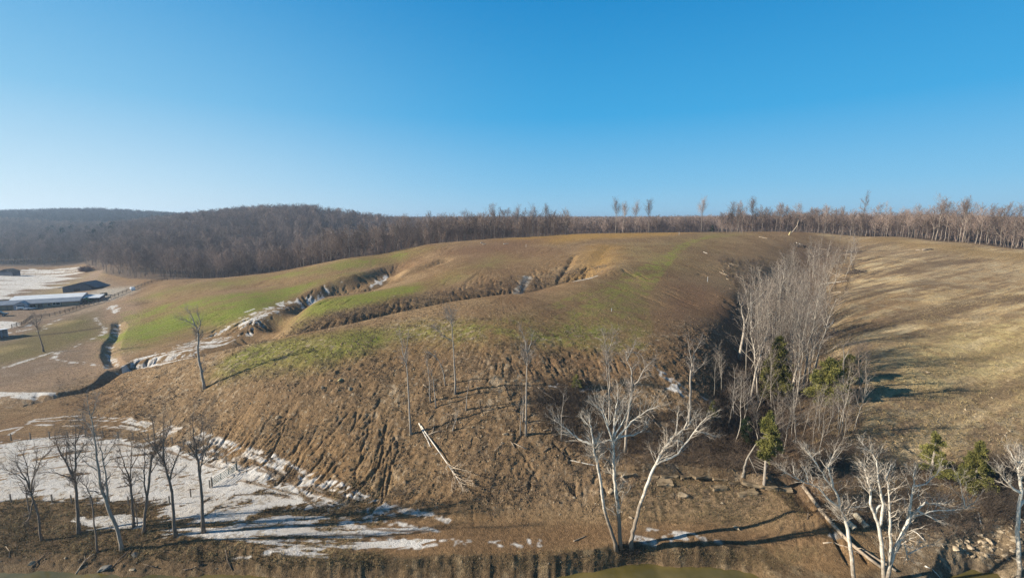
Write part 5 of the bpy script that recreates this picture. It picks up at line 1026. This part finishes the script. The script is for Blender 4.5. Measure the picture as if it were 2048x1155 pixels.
sp = scatter([(1190,1000),(1300,955),(1480,965),(1580,985),(1620,1040),(1480,1050),(1200,1040)], 420, r, .35); brush('dry_grass', 'dry tan grass on the cut bank below the rock ledge', sp, M['dry_grass'], 14, .5, .010, .8, 5, 'grass')
sp = scatter([(0,1015),(150,1012),(310,1018),(330,1065),(430,1090),(480,1125),(200,1130),(0,1118)], 420, r, .35) + scatter([(480,1112),(900,1112),(1200,1098),(1400,1102),(1640,1095),(1560,1140),(1300,1118),(1000,1140),(500,1140)], 420, r, .3); brush('dry_grass', 'dry brown grass and stems along the river bank', sp, M['dry_grass'], 12, .42, .009, .9, 6, 'grass')
sp = scatter([(230,790),(330,770),(420,800),(380,840),(240,830),(150,815)], 120, r, .7); brush('low_brush', 'low grey brush at the left foot of the cleared spur', sp, M['bush'], 12, .8, .010, .9, 7)
sp = scatter([(1230,1093),(1290,1094),(1275,1112),(1240,1112)], 40, r, .2); brush('root_brush', 'dark roots and twigs hanging in the bank under the white trees', sp, M['dark_log'], 20, .6, .016, 1.2, 8)
sp = scatter([(1060,758),(1180,762),(1190,800),(1100,850),(1060,820)], 90, r, .6); brush('dark_brush', 'dark tangled brush in the upper hollow by the olive cedar bush', sp, M['dark_log'], 14, 1.0, .014, 1., 9)
sp = scatter([(1430,512),(1480,520),(1530,512),(1530,560),(1490,600),(1460,560)], 110, r, 1.5); brush('rim_brush', 'brown slash brush at the upper left rim of the ravine', sp, M['bush'], 16, 1.6, .02, 1., 10)
# stubble and crumbs of earth too many to count
def field(n, d0, d1, a0, a1, weight, rr):
    """random ground points, evenly spread over the slope, kept where the weight map says so"""
    a = rr.uniform(a0, a1, n); d = np.exp(rr.uniform(math.log(d0), math.log(d1), n)); x, y = a * d, d
    m = rr.random(n) < grid_sample(weight, x, y); x, y = x[m], y[m]; return np.stack([x, y, grid_sample(Z, x, y)], -1)
rr = np.random.default_rng(123); dry = (1 - np.clip(SN * 1.5, 0, 1)) * (1 - .93 * sstep(.3, .7, ROAD)) * (_under > _bw * .3) * (1 - WOODM)
wt_front = dry * FRONT * (.25 + .75 * sstep(.4, .6, n2)); wt_right = dry * RIGHT * sstep(52, 58, GY) * (.2 + .8 * sstep(.4, .6, n2))
def crumbs(name, label, pts, s0, s1, mat, rr):
    n = len(pts); base = np.array([[1, 0, -.5], [-.5, .87, -.5], [-.5, -.87, -.5], [.15, .1, .75], [-.4, -.3, .45], [.45, -.25, .5]]); f = np.array([[0, 1, 3], [1, 2, 4], [2, 0, 5], [3, 1, 4], [4, 2, 5], [5, 0, 3], [3, 4, 5]])
    s = (s0 * (s1 / s0) ** (rr.random(n) ** 2))[:, None, None]; an = rr.uniform(0, 6.28, n); ca, sa = np.cos(an), np.sin(an); v = base[None] * (1 + .35 * rr.normal(size=(n, 6, 3)))
    v = np.stack([v[..., 0] * ca[:, None] - v[..., 1] * sa[:, None], v[..., 0] * sa[:, None] + v[..., 1] * ca[:, None], v[..., 2] * .7], -1) * s; v += pts[:, None]
    o = link(name, mesh_raw(name, v.reshape(-1, 3), (f[None] + (np.arange(n) * 6)[:, None, None]).reshape(-1, 3), mat)); tag(o, label, 'rubble', kind='stuff')
pf_ = field(90000, 52, 118, -1.0, .62, wt_front, rr); crumbs('earth_rubble', 'crumbs of brown earth covering the cleared front slope', pf_, .05, .22, M['crumb'], rr)
pf_ = field(14000, 52, 112, -1.0, .62, wt_front * sstep(.35, .6, n1), rr); crumbs('stone_rubble', 'small pale stones and wood chips sprinkled over the front slope', pf_, .04, .16, M['rock'], rr)
pr_ = field(60000, 50, 150, .3, 1.35, wt_right * sstep(.56, .40, _sx) * .8, rr); crumbs('straw_rubble', 'clods and dead tufts over the right hand hill', pr_, .05, .17, M['tuft'], rr)
pr_ = field(7000, 48, 90, .5, 1.35, dry * RIGHT * sstep(75, 52, GY), rr); crumbs('bank_rubble', 'pale stones on the lower right bank', pr_, .05, .2, M['rock'], rr)
pb_ = field(22000, 45, 60, -1.25, 1.2, dry * (1 - sstep(52, 58, GY)) * (.3 + .7 * sstep(.4, .6, n2)), rr); crumbs('bank_earth', 'crumbs of dark earth along the terrace and river bank', pb_, .03, .14, M['crumb'], rr)
def stubble(name, label, pts, hgt, mat, seed):
    rs = np.random.default_rng(seed); P0 = np.repeat(pts, 5, 0); n = len(P0); P0 = P0 + np.c_[rs.normal(size=(n, 2)) * .10, np.full(n, -.02)]; d = np.stack([rs.normal(size=n) * .7, rs.normal(size=n) * .7, np.ones(n)], -1) * (hgt * rs.uniform(.4, 1.3, n))[:, None]; w = rs.normal(size=(n, 3)) * .016
    v = np.stack([P0 - w, P0 + w, P0 + d + rs.normal(size=(n, 3)) * .03], 1).reshape(-1, 3); o = link(name, mesh_raw(name, v, np.arange(n * 3).reshape(n, 3), mat)); tag(o, label, 'grass', kind='stuff')
stubble('dead_weeds', 'dead weeds and stalks over the cleared front slope', field(26000, 53, 112, -1.0, .62, wt_front, rr), .38, M['bush'], 5)
stubble('dead_grass', 'dead straw coloured grass on the right hand hill', field(24000, 52, 140, .3, 1.35, wt_right, rr), .34, M['dry_grass'], 6)
stubble('bank_grass', 'dead grass on the terrace left of the road', field(9000, 46, 60, -1.25, -.3, dry, rr), .32, M['dry_grass'], 7)
gw = np.zeros(Z.shape, np.float32); gw[R0:R1] = sstep(-.2, 1.2, RB[R0:R1]) * .6; _wall = track([(520,690),(600,664),(700,647),(800,622),(900,602),(1000,586),(1060,578),(1150,560)]); gl_ = seg_dist(np.array([at_depth(*p)[:2] for p in [(545,680,116),(620,662,121),(700,642,124),(800,618,132),(900,595,139),(1000,580,147),(1060,572,152),(1150,556,160)]]), GX, GY, 16)
stubble('gully_weeds', 'dark dead stalks lining the long ravine wall behind the near spur', field(60000, 112, 175, -.55, .2, sstep(15, 4, gl_) * .6, rr), .75, M['dark_log'], 8)
# heaps of branches
for k, (px, py, s, lab) in enumerate([(1602, 492, 3.2, 'dark heap of branches just below the crest at the head of the ravine'), (1712, 545, 3.0, 'dark brush heap on the upper right rim of the ravine'), (1700, 505, 3.4, 'large dark brush heap at the right head of the ravine'), (1660, 672, 2.4, 'brush heap lower down on the right rim of the ravine')]):
    q = hit(px, py); rr = np.random.default_rng(80 + k); n = 130; a = rr.uniform(0, 6.28, n); c = rr.normal(size=(n, 2)) * s * .5; L_ = rr.uniform(.8, 2.6, n) * s * .5; z = np.abs(rr.normal(size=n)) * s * .16 * np.exp(-np.hypot(*c.T) / s)
    d = np.stack([np.cos(a), np.sin(a), rr.normal(size=n) * .3], -1); m_ = np.c_[c, z + .1]; m_[:, 2] += grid_sample(Z, q[0] + c[:, 0], q[1] + c[:, 1]) - q[2]
    P = m_[:, None] + d[:, None] * np.array([-.5, 0, .5])[None, :, None] * L_[:, None, None]; o = Bag().tube(P, np.tile([.05, .05, .025], (n, 1)) * s * .5, 5, False).build('brush_heap', M['dark_log'], loc=q); tag(o, lab, 'brush heap')
# dark red shrub by the far meadow
q = hit(174, 543); sh = Bag(); rr = np.random.default_rng(90); n = 900; v = rr.normal(size=(n, 3)); v /= np.linalg.norm(v, axis=1, keepdims=True); v *= rr.random((n, 1)) ** .4; v = v * np.array([6.5, 4, 2.6]) + np.array([0, 0, 2.]); v[:, 2] = np.maximum(v[:, 2], .1)
A = np.stack([v * np.array([.3, .3, .1]), v * np.array([.7, .7, .7]), v], 1) ; sh.tube(A, np.tile([.07, .05, .03], (n, 1)), 3, False); o = sh.build('red_shrub', M['red_bush'], loc=q); tag(o, 'dark red brown shrub at the end of the far snowy meadow', 'shrub')

# ----------------------------------------------------------------- farm on the left
def frame(p0, p1):
    a, b_ = hit(*p0), hit(*p1); d = b_ - a; L_ = math.hypot(d[0], d[1]); return a, L_, math.atan2(d[1], d[0])
a, L0, rz = frame((18, 619), (161, 608)); ext = 9.; LB = L0 + ext; zf = min(a[2], ground(a[0], a[1])) - .1
barn = empty('long_barn', (a[0], a[1], zf), 'long low barn with a white metal roof and tan front beside the muddy yard', 'barn', None, rz)
# local: x along the front, y back, z up; x from -ext to L0
wl = Bag(); wl.box((L0 / 2 - ext / 2, .1, 1.25), (LB, .2, 2.5)); wl.box((L0 / 2 - ext / 2, 9.9, 1.6), (LB, .2, 3.2)); wl.build('wall', M['tan_wall'], barn)
gb_ = Bag(); gb_.prism([(0, 0), (10., 0), (10., 3.3), (8.0, 4.3), (2.2, 3.3), (0, 2.5)], 0, .22); g0 = gb_.mesh('gable_wall', M['grey_wall'])
o = link('gable_wall', g0, barn, (L0 + .02, 0, 0)); o.rotation_euler = (0, 0, math.pi / 2)
rf = Bag(); e_ = .35
for (y0, z0, y1, z1) in ((2.2, 3.42, 8.0, 4.45), (8.0, 4.45, 10.4, 3.3)):
    dy_, dz_ = y1 - y0, z1 - z0; l_ = math.hypot(dy_, dz_); ny, nz_ = -dz_ / l_ * .12, dy_ / l_ * .12
    x0_, x1_ = -.6, L0 + e_; rf.add([[x0_, y0, z0], [x1_, y0, z0], [x1_, y1, z1], [x0_, y1, z1], [x0_, y0 + ny, z0 + nz_], [x1_, y0 + ny, z0 + nz_], [x1_, y1 + ny, z1 + nz_], [x0_, y1 + ny, z1 + nz_]], np.array([[0, 3, 2, 1], [4, 5, 6, 7], [0, 1, 5, 4], [1, 2, 6, 5], [2, 3, 7, 6], [3, 0, 4, 7]]))
rf.build('roof', M['metal_roof'], barn)
ap = Bag(); ap.add([[-ext, -1.3, 2.15], [L0 + e_, -1.3, 2.15], [L0 + e_, 2.3, 3.42], [-ext, 2.3, 3.42], [-ext, -1.3, 2.25], [L0 + e_, -1.3, 2.25], [L0 + e_, 2.3, 3.52], [-ext, 2.3, 3.52]], np.array([[0, 3, 2, 1], [4, 5, 6, 7], [0, 1, 5, 4], [1, 2, 6, 5], [2, 3, 7, 6], [3, 0, 4, 7]])); ap.build('apron_roof', M['grey_roof'], barn)
for x_, w_, h_, z_ in [(7.3, 1.6, 1.5, .95), (9.6, 1.7, 1.5, .95), (12.3, .8, 1.1, 1.2), (14., .9, .9, 1.45), (15.2, 1.2, .9, 1.45)]:
    f_ = Bag(); f_.box((x_, -.03, z_), (w_ + .2, .08, h_ + .2)); w_o = f_.build('window', M['trim'], barn); p_ = Bag(); p_.box((x_, -.06, z_), (w_, .08, h_)); p_.build('pane', M['dark'], w_o)
pz = Bag(); pz.prism([(2.4, 0.), (6.6, 0.), (6.6, 2.0), (4.5, 3.1), (2.4, 2.0)], -2.6, -.2); pz.build('porch', M['grey_wall'], barn); pr = Bag(); pr.prism([(2.1, 1.98), (4.5, 3.22), (6.9, 1.98), (6.9, 2.1), (4.5, 3.36), (2.1, 2.1)], -2.9, 1.2); pr.build('porch_roof', M['grey_roof'], barn); dd = Bag(); dd.box((4.5, -2.63, .95), (2.2, .08, 1.9)); dd.build('porch_door', M['dark'], barn)
for x_ in (-6, -3, 0, 2, 8.5, 11., 13.2, 16.6, L0 - .3): Bag().box((x_, -1.15, 1.1), (.18, .18, 2.2)).build('post', M['post'], barn)
ln_ = Bag(); ln_.add([[L0 + .3, 1.2, 2.9], [L0 + 6.2, 1.2, 2.7], [L0 + 6.2, 9., 3.2], [L0 + .3, 9., 3.4], [L0 + .3, 1.2, 3.02], [L0 + 6.2, 1.2, 2.82], [L0 + 6.2, 9., 3.32], [L0 + .3, 9., 3.52]], np.array([[0, 3, 2, 1], [4, 5, 6, 7], [0, 1, 5, 4], [1, 2, 6, 5], [2, 3, 7, 6], [3, 0, 4, 7]])); ln_.build('lean_to_roof', M['metal_roof'], barn)
lw = Bag(); lw.box((L0 + 3.3, 8.8, 1.6), (5.8, .2, 3.1)); lw.box((L0 + 6., 5., 1.4), (.2, 7.6, 2.6)); lw.build('lean_to_wall', M['navy'], barn)
Bag().box((L0 + 6., 1.3, 1.35), (.2, .2, 2.7)).build('post', M['post'], barn)
def vehicle(name, label, cat, loc, rz, paint, L_=5.2):
    t = empty(name, loc, label, cat, None, rz); b = Bag(); b.prism([(-L_ / 2, .5), (L_ / 2, .5), (L_ / 2, .95), (L_ * .28, 1.08), (L_ * .14, 1.75), (-L_ * .12, 1.78), (-L_ * .2, 1.1), (-L_ / 2, 1.1)], -.9, .9); b.build('body', paint, t)
    for s_ in (-1, 1): Bag().box((L_ * .03, s_ * .905, 1.4), (L_ * .2, .02, .42)).build('window', M['glass'], t)
    ws = Bag(); ws.add([[L_ * .285, -.75, 1.12], [L_ * .285, .75, 1.12], [L_ * .155, .75, 1.68], [L_ * .155, -.75, 1.68]], np.array([[0, 1, 2, 3]])); ws.build('windscreen', M['glass'], t)
    for sx in (-.3, .3):
        for sy in (-.82, .82):
            w_ = Bag().tube(np.array([[sx * L_, sy - .12, .38], [sx * L_, sy + .12, .38]]), np.array([.38, .38]), 14).build('wheel', M['tyre'], t)
            Bag().tube(np.array([[sx * L_, sy - .13, .38], [sx * L_, sy + .13, .38]]), np.array([.2, .2]), 10).build('rim', M['trim'], w_)
    return t
q = hit(-3, 632); vehicle('pickup_truck', 'dark pickup truck cut by the left edge in the muddy yard', 'truck', q, rz + .1, M['truck'])
q = hit(0, 626); 
def trailer(name, label, cat, px, py, L_, H_, rz_, mat):
    q = hit(px, py); t = empty(name, q, label, cat, None, rz_); b = Bag(); b.box((0, 0, .5 + H_ / 2), (L_, 1.7, H_)); b.box((L_ * .62, 0, .5), (L_ * .3, .12, .1)); b.build('body', mat, t)
    for sy in (-.9, .9): Bag().tube(np.array([[0, sy - .1, .32], [0, sy + .1, .32]]), np.array([.32, .32]), 12).build('wheel', M['tyre'], t)
trailer('cargo_trailer', 'small white box trailer in front of the barn porch', 'trailer', 41, 619, 2., .9, rz + .4, M['white_paint']); trailer('flat_trailer', 'low white flat trailer right of the box trailer', 'trailer', 59, 619, 3.2, .25, rz, M['white_paint'])
for px, py in ((104, 612), (118, 611)): trailer('feed_cart', 'pale feed cart standing under the barn windows', 'cart', px, py, 1.6, .5, rz, M['grey_wall']) if px == 104 else trailer('feed_cart', 'second pale feed cart under the barn windows, nearer the gable end', 'cart', px, py, 1.3, .4, rz, M['white_paint'])
# tractor under the lean-to
q = hit(177, 605); t = empty('tractor', q, 'green tractor parked at the open end of the barn', 'tractor', None, rz - .3); Bag().prism([(-1.2, .7), (1.5, .7), (1.5, 1.3), (.1, 1.4), (-.1, 2.3), (-1.1, 2.3), (-1.2, 1.3)], -.4, .4).build('body', M['green_tarp'], t)
for x_, y_, R_ in ((-.8, -.75, .75), (-.8, .75, .75), (1.1, -.6, .45), (1.1, .6, .45)): Bag().tube(np.array([[x_, y_ - .18, R_], [x_, y_ + .18, R_]]), np.array([R_, R_]), 14).build('wheel', M['tyre'], t)
# dark gabled building behind
a, L1, r1 = frame((104, 591), (163, 586)); b2 = empty('dark_barn', (a[0], a[1], a[2] - .1), 'dark navy gabled building with green panels behind the long barn', 'barn', None, r1)
Bag().prism([(0, 0), (L1, 0), (L1, 2.9), (L1 * .72, 5.45), (0, 3.3)], 6.2, 14.).build('wall', M['navy'], b2); Bag().box((L1 + 1.6, 6.3, 1.1), (3.2, .12, 1.6)).build('side_panel', M['green_tarp'], b2); xr = L1 * .72
Bag().prism([(-2., 2.75), (xr, 5.6), (L1 + 3., 3.0), (L1 + 3., 3.15), (xr, 5.8), (-2., 2.9)], 5.8, 14.6).build('roof', M['navy'], b2); Bag().box((L1 * .5, 6.15, 1.3), (3., .06, 2.6)).build('door', M['dark'], b2)
q = hit(20, 551); t = empty('field_shed', q, 'tiny dark shed standing in the far snowy meadow', 'shed'); Bag().box((0, 0, 1.5), (9., 5., 3.)).build('wall', M['navy'], t); Bag().prism([(-5, 2.9), (0, 4.4), (5, 2.9), (5, 3.05), (0, 4.6), (-5, 3.05)], -2.9, 2.9).build('roof', M['dark'], t)
# run-in shed
a, L2, r2 = frame((-40, 682), (17, 673)); t = empty('run_in_shed', a, 'small run-in shed with a pale sloping roof, cut by the left edge', 'shed', None, r2)
w_ = Bag(); w_.box((L2 - .1, 1.7, 1.1), (.2, 3.4, 2.4)); w_.box((L2 / 2, 3.4, 1.), (L2, .2, 2.)); w_.box((L2 - 1.4, .1, 1.25), (.2, .2, 2.5)); w_.build('wall', M['grey_wall'], t)
Bag().add([[-.5, -.6, 2.5], [L2 + .4, -.6, 2.5], [L2 + .4, 3.9, 2.05], [-.5, 3.9, 2.05], [-.5, -.6, 2.62], [L2 + .4, -.6, 2.62], [L2 + .4, 3.9, 2.17], [-.5, 3.9, 2.17]], np.array([[0, 3, 2, 1], [4, 5, 6, 7], [0, 1, 5, 4], [1, 2, 6, 5], [2, 3, 7, 6], [3, 0, 4, 7]])).build('roof', M['metal_roof'], t)
# hay bales and a white snow pile
for k, (px, py) in enumerate([(204, 592), (211, 591)]):
    q = hit(px, py); o = Bag().tube(np.array([[0, -.7, .75], [0, .7, .75]]), np.array([.75, .75]), 18).build('round_bale', M['hay'], loc=q); o.rotation_euler = (0, 0, .5); tag(o, ('dark round bale in the gravel yard, left of its twin', 'dark round bale in the gravel yard, right of its twin')[k], 'hay bale')
q = hit(266, 580); me = rock_mesh(40, M['snow'], .9); o = link('snow_pile', me, loc=(q[0], q[1], q[2] + .6)); o.scale = (3.4, 2.4, 3.6); tag(o, 'white pile of snow beside the fence above the yard', 'snow pile')
# fences
def fence(pts, label, step, hgt, rails, mat, postr=.07, railr=.035, name='rail_fence', wire=False):
    ln = np.array([hit(*p) for p in pts]); t = empty(name, ln[0], label, 'fence'); s = np.concatenate([[0], np.cumsum(np.hypot(*np.diff(ln[:, :2], axis=0).T))]); n = max(2, min(98, int(s[-1] / step) + 1)); q = np.linspace(0, s[-1], n)
    X = np.interp(q, s, ln[:, 0]); Y = np.interp(q, s, ln[:, 1]); Zp = grid_sample(Z, X, Y); P = np.stack([X, Y, Zp], -1) - ln[0]
    pm = Bag().box((0, 0, hgt / 2 - .15), (postr * 2, postr * 2, hgt + .35)).mesh('post', mat)
    for p in P: link('post', pm, t, p)
    for h_ in rails:
        A = P[:-1] + [0, 0, h_]; B = P[1:] + [0, 0, h_]; b = Bag()
        if wire: b.tube(np.stack([A, B], 1), np.full((n - 1, 2), railr), 4, False)
        else:
            for u, v in zip(A, B): d = v - u; m_ = (u + v) / 2 ; b.box(m_ - [0, 0, 0], (math.hypot(d[0], d[1]) , .05, .15), math.atan2(d[1], d[0]), -math.atan2(d[2], math.hypot(d[0], d[1])))
        b.build('wire' if wire else 'rail', M['wire'] if wire else mat, t)
fence([(24,656),(46,650),(64,637)], 'dark rail fence rising from the run-in shed towards the yard', 2.2, 1.4, (.4, .8, 1.2), M['fence_wood'], name='rail_fence')
fence([(66,637),(100,633),(135,624),(165,614),(200,605),(238,590),(272,577),(302,566),(335,560)], 'long brown rail fence between the yard and the paddock, running up to the wood', 2.2, 1.4, (.4, .8, 1.2), M['fence_wood'])
fence([(-60,1004),(0,1004),(70,1003),(165,1006),(250,1009),(320,1010),(355,1006),(388,990),(420,975)], 'wire fence with thin posts along the river side of the snowy paddock', 2.6, 1.15, (.3, .65, 1.0), M['post'], .06, .006, 'wire_fence', True)
fence([(-60,885),(0,881),(100,876),(200,873),(310,879),(370,895),(430,918),(474,938)], 'wire fence with thin posts along the far side of the snowy paddock', 2.8, 1.15, (.3, .65, 1.0), M['post'], .06, .006, 'wire_fence', True)
# tube gate at the corner of the paddock
a, b_ = hit(424, 973), hit(474, 940); d = b_ - a; L_ = np.linalg.norm(d); gt_ = empty('field_gate', a, 'green metal tube gate at the corner of the snowy paddock', 'gate'); Bag().tube(np.stack([np.stack([np.array([0, 0, h_]) + d * .03, np.array([0, 0, h_]) + d * .97]) for h_ in (.2, .42, .64, .86, 1.1)]), np.full((5, 2), .035), 8).build('rail', M['gate'], gt_)
Bag().tube(np.stack([np.stack([d * f_ + [0, 0, .15], d * f_ + [0, 0, 1.15]]) for f_ in (.03, .35, .66, .97)]), np.full((4, 2), .03), 8).build('upright', M['gate'], gt_)
for f_ in (0., 1.): Bag().tube(np.stack([d * f_ + [0, 0, -.3], d * f_ + [0, 0, 1.45]]), np.array([.1, .09]), 8).build('post', M['post'], gt_)
# lone pole-like tree in the paddock
traced('paddock_tree', 'lone bare tree in the paddock above the muddy lot', 'tree', [([(88,703),(84,690),(79,672),(74,655)], 3.4, 2), ([(74,655),(72,640),(70,628)], 1.8, .8), ([(74,655),(80,642),(84,632)], 1.6, .8), ([(74,655),(66,645),(60,638)], 1.5, .8)], BB, BT, seed=60, ntw=(3, 4))

# ----------------------------------------------------------------- air, light, sky, camera
SUN_DIR = Vector((1.0, .12, -.40)).normalized()
sun = bpy.data.lights.new('sun', 'SUN'); sun.energy = 5.2; sun.angle = math.radians(.53); sun.color = (1., .89, .73)
so = bpy.data.objects.new('sun', sun); COLL.objects.link(so); so.rotation_euler = SUN_DIR.to_track_quat('-Z', 'Y').to_euler(); so.location = (-80, 0, 60)
el = math.asin(-SUN_DIR.z); az = math.atan2(-SUN_DIR.x, -SUN_DIR.y)            # clockwise from +y
wd = bpy.data.worlds.new('World'); SC.world = wd; wd.use_nodes = True; nt = wd.node_tree; bgn = nt.nodes['Background']
sky = nt.nodes.new('ShaderNodeTexSky'); sky.sky_type = 'NISHITA'; sky.sun_disc = False; sky.sun_elevation = el; sky.sun_rotation = az; sky.altitude = 200; sky.air_density = 1.0; sky.dust_density = .1; sky.ozone_density = 2.0
# the Nishita sky, tinted towards the clear winter blue of the photograph (deep at mid height, unseen zenith darkened to cut blue skylight, pale towards the sun's side of the horizon)
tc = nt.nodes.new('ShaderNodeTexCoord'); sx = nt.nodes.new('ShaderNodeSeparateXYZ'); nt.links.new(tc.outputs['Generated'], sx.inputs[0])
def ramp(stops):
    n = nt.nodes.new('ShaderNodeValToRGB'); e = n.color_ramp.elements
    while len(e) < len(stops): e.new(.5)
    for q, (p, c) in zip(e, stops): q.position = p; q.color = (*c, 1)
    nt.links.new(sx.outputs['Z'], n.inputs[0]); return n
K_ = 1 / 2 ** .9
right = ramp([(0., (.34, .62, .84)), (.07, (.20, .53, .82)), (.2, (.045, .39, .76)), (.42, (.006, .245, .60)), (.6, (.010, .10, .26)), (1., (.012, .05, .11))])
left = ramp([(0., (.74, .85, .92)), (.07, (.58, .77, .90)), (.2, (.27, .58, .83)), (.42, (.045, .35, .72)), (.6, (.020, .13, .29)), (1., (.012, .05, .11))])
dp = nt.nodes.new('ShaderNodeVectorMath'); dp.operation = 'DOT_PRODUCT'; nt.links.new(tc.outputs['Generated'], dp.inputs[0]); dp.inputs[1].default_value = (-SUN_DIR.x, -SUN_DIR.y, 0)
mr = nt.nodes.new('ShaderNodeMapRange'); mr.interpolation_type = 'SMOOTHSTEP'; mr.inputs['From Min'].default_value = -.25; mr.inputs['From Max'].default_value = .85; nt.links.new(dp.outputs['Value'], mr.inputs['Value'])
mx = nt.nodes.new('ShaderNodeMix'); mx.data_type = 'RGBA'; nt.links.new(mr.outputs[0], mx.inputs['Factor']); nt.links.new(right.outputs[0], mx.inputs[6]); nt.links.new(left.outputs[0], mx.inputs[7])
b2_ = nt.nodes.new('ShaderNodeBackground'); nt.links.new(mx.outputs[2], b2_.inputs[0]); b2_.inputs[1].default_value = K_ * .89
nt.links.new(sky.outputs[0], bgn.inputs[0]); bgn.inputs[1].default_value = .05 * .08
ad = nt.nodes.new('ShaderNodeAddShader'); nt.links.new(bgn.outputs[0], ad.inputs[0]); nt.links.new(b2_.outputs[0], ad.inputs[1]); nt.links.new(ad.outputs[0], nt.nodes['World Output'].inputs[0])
hz = Bag(); hz.box((0, 1000, 27), (7000, 7600, 92)); hm = bpy.data.materials.new('haze'); hm.use_nodes = True; hn = hm.node_tree; hn.nodes.remove(hn.nodes['Principled BSDF']); pv = hn.nodes.new('ShaderNodeVolumePrincipled'); pv.inputs['Color'].default_value = (.52, .70, .95, 1); pv.inputs['Density'].default_value = .00022; pv.inputs['Anisotropy'].default_value = .35
hn.links.new(pv.outputs[0], hn.nodes['Material Output'].inputs['Volume'])
HAZE = True
if HAZE: o = hz.build('haze', hm); tag(o, kind='stuff')
cam = bpy.data.cameras.new('camera'); co = bpy.data.objects.new('camera', cam); COLL.objects.link(co); co.location = (0, 0, CH); co.rotation_euler = (math.pi / 2 - PITCH, 0, 0)
cam.sensor_width = 36.; cam.lens = 36. * F / 2048.; cam.clip_end = 20000; cam.clip_start = .5; SC.camera = co
SC.view_settings.view_transform = 'Standard'; SC.view_settings.look = 'None'; SC.view_settings.exposure = 1.0; SC.view_settings.gamma = 1.
SC.cycles.use_denoising = True; SC.cycles.denoising_prefilter = 'NONE'; SC.cycles.max_bounces = 6; SC.cycles.volume_bounces = 0; SC.cycles.transparent_max_bounces = 8
print('script', round(time.time() - T0, 1), 'rocks/logs done')
